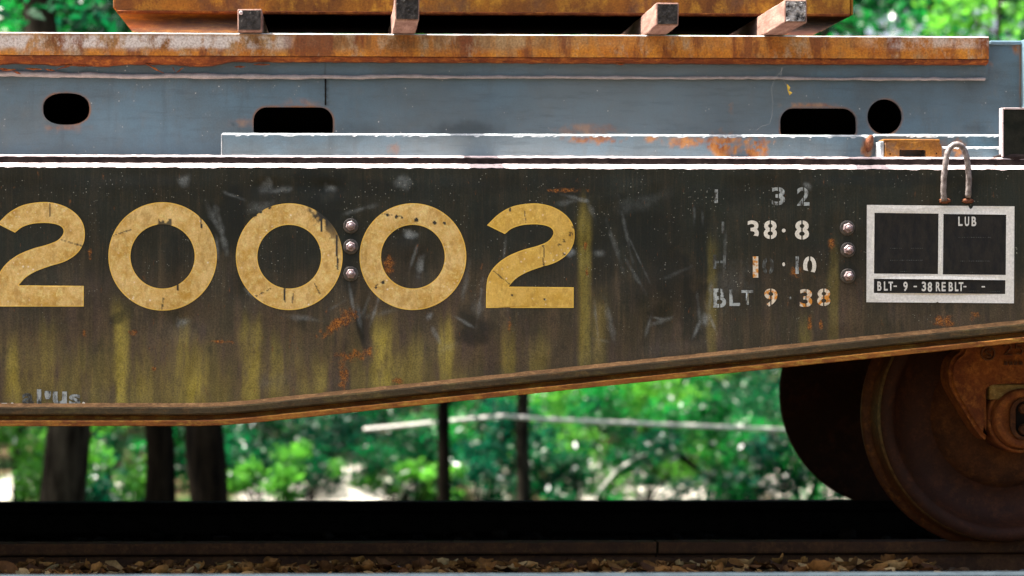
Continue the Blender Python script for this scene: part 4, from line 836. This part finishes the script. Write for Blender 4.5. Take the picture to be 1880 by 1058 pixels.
for a, b_, w in SAND: sm = np.maximum(sm, 1 - sstep(.6, 1.15, np.hypot((GV[:, 0] - a) / (w / 126), (GV[:, 1] - 26.8) / 3.5) + .8 * (fbm(GV[:, 0] * 1.2, GV[:, 1] * .8, 3) - .5)))
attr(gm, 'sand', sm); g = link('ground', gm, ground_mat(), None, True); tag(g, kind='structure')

# gravel and dead leaves along the near rail: nobody could count them
def stones(n, xr, yr, smin, smax, dark, zoff=0):
    bm = bmesh.new(); bmesh.ops.create_icosphere(bm, subdivisions=2, radius=1); bv = np.array([v.co[:] for v in bm.verts]); bf = np.array([[v.index for v in f.verts] for f in bm.faces]); bm.free()
    V = []; F = []; T = []
    for i in range(n):
        s = smin + (smax - smin) * rng.random() ** 2; q = bv * (1 + .5 * (rng.random((1, 3)) - .5) * np.array([1, 1, 1.2]))
        for _ in range(5):                                                   # chip flat facets
            d = rng.normal(size=3); d /= np.linalg.norm(d); h = q @ d; q = q - np.outer(np.maximum(0, h - .62), d)
        a = rng.random() * 6.28; R = np.array([[math.cos(a), -math.sin(a), 0], [math.sin(a), math.cos(a), 0], [0, 0, 1]]); x = xr[0] + (xr[1] - xr[0]) * rng.random(); y = yr[0] + (yr[1] - yr[0]) * rng.random()
        V.append((q * s * np.array([1, .9, .75])) @ R.T + np.array([x, y, float(gz(x, y)) + s * .25 + zoff])); F.append(bf + len(bv) * i); T.append(np.full(len(bv), rng.random()))
    me = fast_mesh('gravel', np.concatenate(V), np.concatenate(F)); attr(me, 'tint', np.concatenate(T)); return me
def tint_mat(name, cols, rough=.85, spec=.25):
    m = Mat(name); t = m.at('tint'); n = m.noise(60, 4, .7)
    c = m.mix(m.mr(t, 0, .4), cols[0], cols[1]); c = m.mix(m.mr(t, .4, .75), c, cols[2]); c = m.mix(m.mr(t, .78, .95), c, cols[3]); c = m.mix(m.mr(n, .3, .7, .55, 0), c, tuple(q * .3 for q in cols[0]))
    m.set(Base_Color=c, Roughness=rough); m.b.inputs['Specular IOR Level'].default_value = spec; m.bump(n, .4, .006); return m.m
gv_ = link('gravel', stones(1500, (-1.6, 3.2), (.22, .70), .010, .030, 0), tint_mat('gravel stone', [(.07, .040, .020), (.17, .085, .035), (.22, .15, .09), (.34, .36, .37)])); tag(gv_, 'brown and grey gravel stones beside the near rail', kind='stuff')
gs = link('gravel', stones(70, (1.2, 2.4), (.28, .62), .016, .034, 0), tint_mat('grey stone', [(.12, .125, .12), (.19, .20, .20), (.26, .28, .29), (.34, .37, .39)])); tag(gs, 'pale grey stones by the rail under the wheel', kind='stuff')
bl = link('ballast', stones(900, (-4, 5), (.86, 2.02), .015, .04, 1, .0), tint_mat('ballast in painted shade', [(.007, .006, .005), (.011, .009, .007), (.016, .012, .009), (.03, .027, .023)], .95, .02)); tag(bl, 'black ballast in painted shade between the rails', kind='stuff')  # stones coloured near-black to carry the shade under the car
def litter(n, xr, yr):
    V = []; F = []; T = []
    for i in range(n):
        L = .016 + .026 * rng.random(); w = L * (.38 + .25 * rng.random()); cur = .3 + 1.3 * rng.random(); x = xr[0] + (xr[1] - xr[0]) * rng.random(); y = yr[0] + (yr[1] - yr[0]) * rng.random(); tw = (rng.random() - .5) * 2
        m = []
        for k in range(6):
            t = k / 5; ww = w * math.sin(math.pi * min(1, .08 + t * .92)) ** .8 * (1 + .3 * (rng.random() - .5)) if k < 5 else .001
            for sgn in (-1, 0, 1): m.append((L * 2 * (t - .5), sgn * ww, .5 * L * cur * (2 * t - 1) ** 2 + (abs(sgn) * ww * .8 * cur) + tw * sgn * t * ww))
        m = np.array(m); a, b_ = rng.random() * 6.28, rng.normal() * .55
        Rz = np.array([[math.cos(a), -math.sin(a), 0], [math.sin(a), math.cos(a), 0], [0, 0, 1]]); Rx = np.array([[1, 0, 0], [0, math.cos(b_), -math.sin(b_)], [0, math.sin(b_), math.cos(b_)]]); Ry = np.array([[math.cos(b_ * .7), 0, math.sin(b_ * .7)], [0, 1, 0], [-math.sin(b_ * .7), 0, math.cos(b_ * .7)]])
        V.append(m @ (Rz @ Rx @ Ry).T + np.array([x, y, float(gz(x, y)) + .012 + .022 * rng.random()]))
        f = [(3 * k + j, 3 * k + j + 1, 3 * k + j + 4, 3 * k + j + 3) for k in range(5) for j in range(2)]; F.append(np.array(f) + 18 * i); T.append(np.full(18, rng.random()))
    me = fast_mesh('leaf_litter', np.concatenate(V), np.concatenate(F)); attr(me, 'tint', np.concatenate(T)); return me
M_LITTER = tint_mat('dead leaf', [(.085, .032, .010), (.28, .12, .03), (.48, .235, .06), (.62, .42, .18)], .7)
lf = link('leaf_litter', litter(1100, (-1.6, 1.9), (.25, .68)), M_LITTER, None, True); tag(lf, 'curled dry brown leaves lying along the near rail', kind='stuff')

# cobweb strand and hanging leaf scrap in front of the girder
web = empty('cobweb', (X(1420, .28), .30, Z(180, .28)), 'thin pale cobweb strand hanging down the girder above the rust spots', 'cobweb')
M_WEB = plain_mat('cobweb silk', (.16, .16, .155), (.24, .24, .23), 30, .6, bump=0)
def strand(L, r): return tube('strand', [(P(a, b_, .28)[0], .28 + .004 * (i % 2), P(a, b_, .28)[1]) for i, (a, b_) in enumerate(L)], r, 5)
link('strand', strand([(1440, 122), (1432, 134), (1424, 142), (1417, 160), (1419, 190), (1418, 212), (1413, 228), (1398, 232), (1388, 240), (1380, 252)], .00028), M_WEB, web); link('strand', strand([(1436, 124), (1434, 140), (1440, 150), (1444, 156)], .0005), M_WEB, web)
me = from_lists('leaf_scrap', [(*P(1444, 154, .28)[:1], .278, P(1444, 154, .28)[1]), (X(1450, .28), .275, Z(158, .28)), (X(1448, .28), .280, Z(164, .28)), (X(1454, .28), .276, Z(168, .28)), (X(1449, .28), .28, Z(173, .28)), (X(1445, .28), .277, Z(163, .28))], [(0, 1, 2), (0, 2, 5), (2, 3, 4), (2, 4, 5)]); link('leaf_scrap', me, plain_mat('yellow leaf scrap', (.55, .35, .05), (.7, .55, .08), 80, .6, bump=0), web)

# ------------------------------------------------------------------ wood behind
M_BARK = plain_mat('grey brown bark', (.007, .0055, .004), (.040, .034, .025), 5, .95, (2, 2, .4), .8, spec=.03)
M_BARKD = plain_mat('dark bark', (.003, .0025, .002), (.016, .012, .008), 5, .95, (2, 2, .4), .8, spec=.02)
LEAF = [leaf_mat('deep green leaf', (.0015, .020, .007), (.004, .055, .019), (.003, .16, .04)), leaf_mat('fresh green leaf', (.002, .036, .010), (.009, .105, .024), (.014, .36, .05)), leaf_mat('blue green leaf', (.0015, .022, .013), (.004, .055, .030), (.003, .15, .065)), leaf_mat('lime leaf', (.008, .07, .010), (.06, .22, .024), (.17, .58, .05))]
def leaf_cloud(name, centers, radii, n, size, flat=.75, seed=0, pale=0.):
    r = np.random.default_rng(seed); centers = np.array(centers); radii = np.array(radii); w = radii ** 2.2; k = r.choice(len(centers), n, p=w / w.sum())
    d = r.normal(size=(n, 3)); d /= np.linalg.norm(d, axis=1)[:, None]; rad = radii[k] * (r.random(n) ** .6)
    c = centers[k] + d * rad[:, None] * np.array([1, 1, flat])
    up = r.normal(size=(n, 3)) * .75 + np.array([0, 0, 1.]); up /= np.linalg.norm(up, axis=1)[:, None]; t = np.cross(up, r.normal(size=(n, 3))); t /= np.linalg.norm(t, axis=1)[:, None]; b = np.cross(up, t)
    s = size * (.6 + .8 * r.random(n)); L = t * s[:, None]; W = b * (s * .42)[:, None]; U = up * (s * .12)[:, None]
    V = np.stack([c - L, c - L * .1 + W + U, c + L, c - L * .1 - W + U], 1).reshape(-1, 3); F = np.arange(4 * n).reshape(-1, 4)
    me = fast_mesh(name, V, F); attr(me, 'pale', np.repeat((r.random(n) < pale).astype(float), 4)); attr(me, 'tint', np.repeat(np.clip(r.random(n) * .55 + .45 * r.random(len(centers))[k], 0, 1), 4)); return me
def tree(px, D, wpx, label, crown_leaf=0, lean=0., h=9., low=2.0, spread=2.2, nleaf=2600, seed=0, bark=0, lsize=.075, t0=.32):
    Y = D - 6.8; x = X(px, Y, 850); z0 = float(gz(x, Y)) - .05; r = random.Random(seed); rad = wpx / FPX * D / 2
    root = empty('tree', (x, Y, z0), label, 'tree', 'trees standing behind the flatcar')
    pts = [(x + lean * t * h * .1 + .05 * math.sin(t * 7 + seed), Y + .06 * math.sin(t * 5 + seed), z0 + t * h) for t in np.linspace(0, 1, 26)]
    rr = [rad * ((1.25 if i == 0 else 1) * (1 - .75 * (i / 25) ** 1.2)) for i in range(26)]
    me = tube('trunk', pts, rr, 14)
    bm = bmesh.new(); bm.from_mesh(me); bm.free()
    V = [v.co.copy() for v in me.vertices]
    for i, v in enumerate(me.vertices): a = fbm(v.co.z * 2.0 + seed, (v.co.x + v.co.y) * 6, 3) - .5; v.co.x += float(a) * rad * .6 + rad * .5 * math.sin(v.co.z * 1.1 + seed)
    # limbs join the trunk mesh
    bm = bmesh.new(); bm.from_mesh(me); cs = []; rs = []
    for k in range(9):
        t = t0 + (.94 - t0) * k / 9; p = Vector(pts[int(t * 25)]); a = r.random() * 6.28; L = spread * (.6 + .6 * r.random()) * (1.15 - .5 * t); e = p + Vector((math.cos(a) * L, math.sin(a) * L, L * (.25 + .3 * r.random()))); m1 = p.lerp(e, .5) + Vector((0, 0, -.08 * L))
        tm = tube('limb', [p, p.lerp(m1, .5), m1, m1.lerp(e, .5), e], [rad * .34, rad * .28, rad * .22, rad * .15, rad * .06], 7); bm.from_mesh(tm); bpy.data.meshes.remove(tm)
        for q in range(3): cs.append(p.lerp(e, .45 + .3 * q) + Vector((r.uniform(-.4, .4), r.uniform(-.4, .4), r.uniform(-.2, .5)))); rs.append(spread * r.uniform(.22, .42))
    bm.to_mesh(me); bm.free()
    under('trunk', me, M_BARKD if bark else M_BARK, root).data.shade_smooth()
    under('crown', leaf_cloud('crown', [tuple(c) for c in cs], rs, nleaf, lsize, .7, seed + 100, .04), LEAF[crown_leaf], root); return root
tree(103, 19, 84, 'thick grey barked tree at the far left behind the flatcar', 1, 0, 12, seed=1, nleaf=3600, t0=.62)
tree(274, 19.5, 58, 'dark trunked tree just right of the thick grey tree', 0, .1, 10, seed=2, bark=1)
tree(380, 18.5, 76, 'broad dark trunk, third from the left under the flatcar side', 0, -.1, 10, seed=3, bark=1)
tree(818, 26, 26, 'slim leaning dark tree left of the reddish slim tree', 2, .15, 9, seed=4, bark=1)
tree(966, 27, 26, 'slim straight reddish brown tree below the last yellow 2', 1, 0, 9, seed=5)
tree(888, 36, 11, 'very thin sapling between the two slim trees', 3, 0, 7, seed=6, spread=1.4, nleaf=1500)
tree(1497, 30, 17, 'thin brown tree rising behind the dark far wheel', 1, .32, 10, seed=7, spread=2.0)
tree(196, 34, 11, 'thin grey sapling between the thick tree and the dark trunk', 2, 0, 8, seed=8, spread=1.6)
tree(1830, 24, 16, 'thin tree with forking branches above the right end of the girder', 3, -.05, 7, seed=9, spread=1.8, nleaf=3200)
tree(1700, 32, 26, 'leafy tree with pale shimmering crown right of the rusty beam', 1, 0, 9, seed=10, spread=2.6, nleaf=3600)
tree(40, 31, 24, 'leafy tree whose crown fills the top left corner', 1, 0, 9, seed=11, spread=2.6, nleaf=6000)
tree(690, 38, 20, 'shaded slim trunk left of the leaning dark tree, further back', 0, 0, 9, seed=12, spread=2.4)
tree(1180, 36, 22, 'bushy tree behind the pale cable between reddish tree and wheel', 1, 0, 8, seed=13, spread=2.6, nleaf=4500)
tree(200, 37, 24, 'leafy tree seen over the girder left of the rusty beam', 0, 0, 9, seed=14, spread=2.6, nleaf=5000)
def shrub(px, py, D, size, n, label, kind, seed, lsize=.055):
    Y = D - 6.8; x, zc = P(px, py, Y); z0 = float(gz(x, Y)); r = random.Random(seed); root = empty('shrub', (x, Y, z0), label, 'shrub', 'undergrowth shrubs behind the flatcar'); cs = []; rs = []; bm = bmesh.new()
    for k in range(20):
        e = Vector((x + r.gauss(0, size * .95), Y + r.gauss(0, size * .8), zc + r.gauss(0, size * .45))); tm = tube('stem', [(x + r.uniform(-.08, .08), Y + r.uniform(-.08, .08), z0 - .03), Vector((x, Y, z0)).lerp(e, .55) + Vector((r.uniform(-.1, .1), 0, .1)), e], [.012, .007, .003], 5); bm.from_mesh(tm); bpy.data.meshes.remove(tm)
        cs.append(tuple(e)); rs.append(size * r.uniform(.16, .5))
    me = bpy.data.meshes.new('stem'); bm.to_mesh(me); bm.free(); under('stem', me, M_BARKD, root); under('foliage', leaf_cloud('foliage', cs, rs, int(n * 3.8), lsize * 1.0, .8, seed + 300, .05), LEAF[kind], root)
SHR = [(40, 830, 22, .8, 900, 'light lime shrub left of the thick grey tree', 3), (235, 800, 26, 1.0, 1100, 'mid green shrub between the thick grey tree and the dark trunk', 1), (200, 890, 24, .6, 500, 'low blue green shrub at the foot of the grey sapling', 2), (480, 800, 24, .9, 900, 'deep green shrub right of the broad dark trunk', 0), (560, 840, 30, 1.1, 1300, 'blue green shrub in front of the pale clearing', 2), (520, 900, 21, .4, 300, 'small lime shrub low down right of the broad dark trunk', 3),
       (720, 810, 31, 1.2, 1600, 'deep green shrub under the left end of the pale cable', 0), (760, 870, 24, .4, 260, 'small lime shrub left of the leaning dark tree', 3), (880, 820, 29, .9, 1000, 'blue green shrub between the two slim trees', 2), (900, 880, 33, .9, 900, 'fresh green shrub between the slim trees low down', 1), (1010, 790, 32, 1.2, 1500, 'fresh green shrub right of the reddish slim tree', 1), (1060, 860, 24, .6, 500, 'deep green shrub beside the foot of the reddish slim tree', 0),
       (1190, 800, 31, 1.2, 1500, 'lime green shrub under the right half of the pale cable', 3), (1150, 850, 36, .9, 900, 'blue green shrub behind the pale fallen branch', 2), (1330, 850, 28, 1.0, 1300, 'fresh green shrub above the dark fallen log', 1), (1380, 740, 34, 1.4, 1700, 'deep green shrub beside the upper edge of the far wheel', 0), (1470, 840, 27, .8, 800, 'blue green shrub against the dark far wheel', 2), (1290, 720, 38, 1.4, 1500, 'blue green shrub right above the pale cable', 2), (1120, 740, 40, 1.4, 1600, 'tall fresh green shrub behind the cable under the sloping sill', 1), (640, 790, 42, 1.4, 1300, 'fresh green shrub far back left of the leaning dark tree', 1)]
for i, (a, b_, D, s, n, lab, kd) in enumerate(SHR): shrub(a, b_, D + (5 if D < 27 else 1), s, n, lab, kd, i)
# the wood further off reads as one mass
cs = []; rs = []
r = random.Random(9)
for k in range(720):                                # leaf canopy added overhead to shade the undergrowth, gapped for sun
    y = r.uniform(13, 54); x = r.uniform(-.75, .34) * (y + 6.8); z = float(gz(x, y)) + r.uniform(8.2, 13.5); q = (z + 2.1) / SUN.z
    if any(abs(x - SUN.x * q - a) < 1.0 + w / 126 and abs(y - SUN.y * q - 26.8) < 4.5 for a, b_, w in SAND): continue
    qc = (z + .65) / SUN.z; yc = y - SUN.y * qc
    if abs(yc - 19.5) < 1.5 and -2 < x - SUN.x * qc < 8: continue          # light falls on the cable
    if (x > 1.5 and y < 30) or (-9.5 < x < -4.5 and 20 < y < 32): continue
    cs.append((x, y, z)); rs.append(r.uniform(.9, 2.0))
cn = link('added_canopy', leaf_cloud('added_canopy', cs, rs, 125000, .2, .6, 79), LEAF[0]); tag(cn, 'green leaf canopy added high over the wood for shade', kind='stuff')
cs = []; rs = []
r = random.Random(5)
for k in range(420):
    y = r.uniform(36, 80); x = r.uniform(-.30, .42) * (y + 6.8); g0 = float(gz(x, y)); cs.append((x, y, g0 + abs(r.gauss(0, 1)) * 4.2 + .2)); rs.append(r.uniform(.9, 2.3))
for k in range(300):  # unseen trees added behind the camera to block low sky light
    a = r.uniform(math.pi * .98, math.pi * 2.02); d = r.uniform(24, 40); x = d * math.cos(a); y = -6 + d * math.sin(a); cs.append((x, y, r.uniform(.3, 13))); rs.append(r.uniform(1.6, 3.0))
wd = link('distant_wood_and_added_ring', leaf_cloud('distant_wood_and_added_ring', cs, rs, 90000, .16, .8, 77), LEAF[0]); tag(wd, 'deep green wood far behind the trees, plus added unseen ring behind camera', kind='stuff')
# pale cable strung past the slim trees, fallen branch and log
M_PALE = plain_mat('pale sun bleached wood', (.6, .56, .5), (.78, .74, .68), 12, .7)
def strung(name, L, D, rad, mat, label, cat):
    pts = [];
    for i in range(len(L) - 1):
        for k in range(6):
            t = k / 6; a = L[i][0] * (1 - t) + L[i + 1][0] * t; b_ = L[i][1] * (1 - t) + L[i + 1][1] * t; x, z = P(a, b_, D - 6.8); pts.append((x, D - 6.8, z))
    o = link(name, tube(name, pts, rad, 8), mat, None, True); tag(o, label, cat)
strung('cable', [(668, 789), (735, 783), (800, 776), (925, 764), (1000, 770), (1200, 779), (1440, 789), (1600, 796), (1700, 801)], 26.3, .023, M_PALE, 'pale cable strung between the slim trees in the wood', 'cable')
strung('fallen_branch', [(1080, 925), (1130, 866), (1165, 842), (1205, 826)], 29, .013, M_PALE, 'pale bare fallen branch slanting up in the undergrowth', 'branch')
strung('fallen_log', [(1245, 835), (1290, 868), (1340, 900), (1390, 940)], 29, .04, M_BARKD, 'dark fallen log slanting down in front of fresh green shrub', 'log')
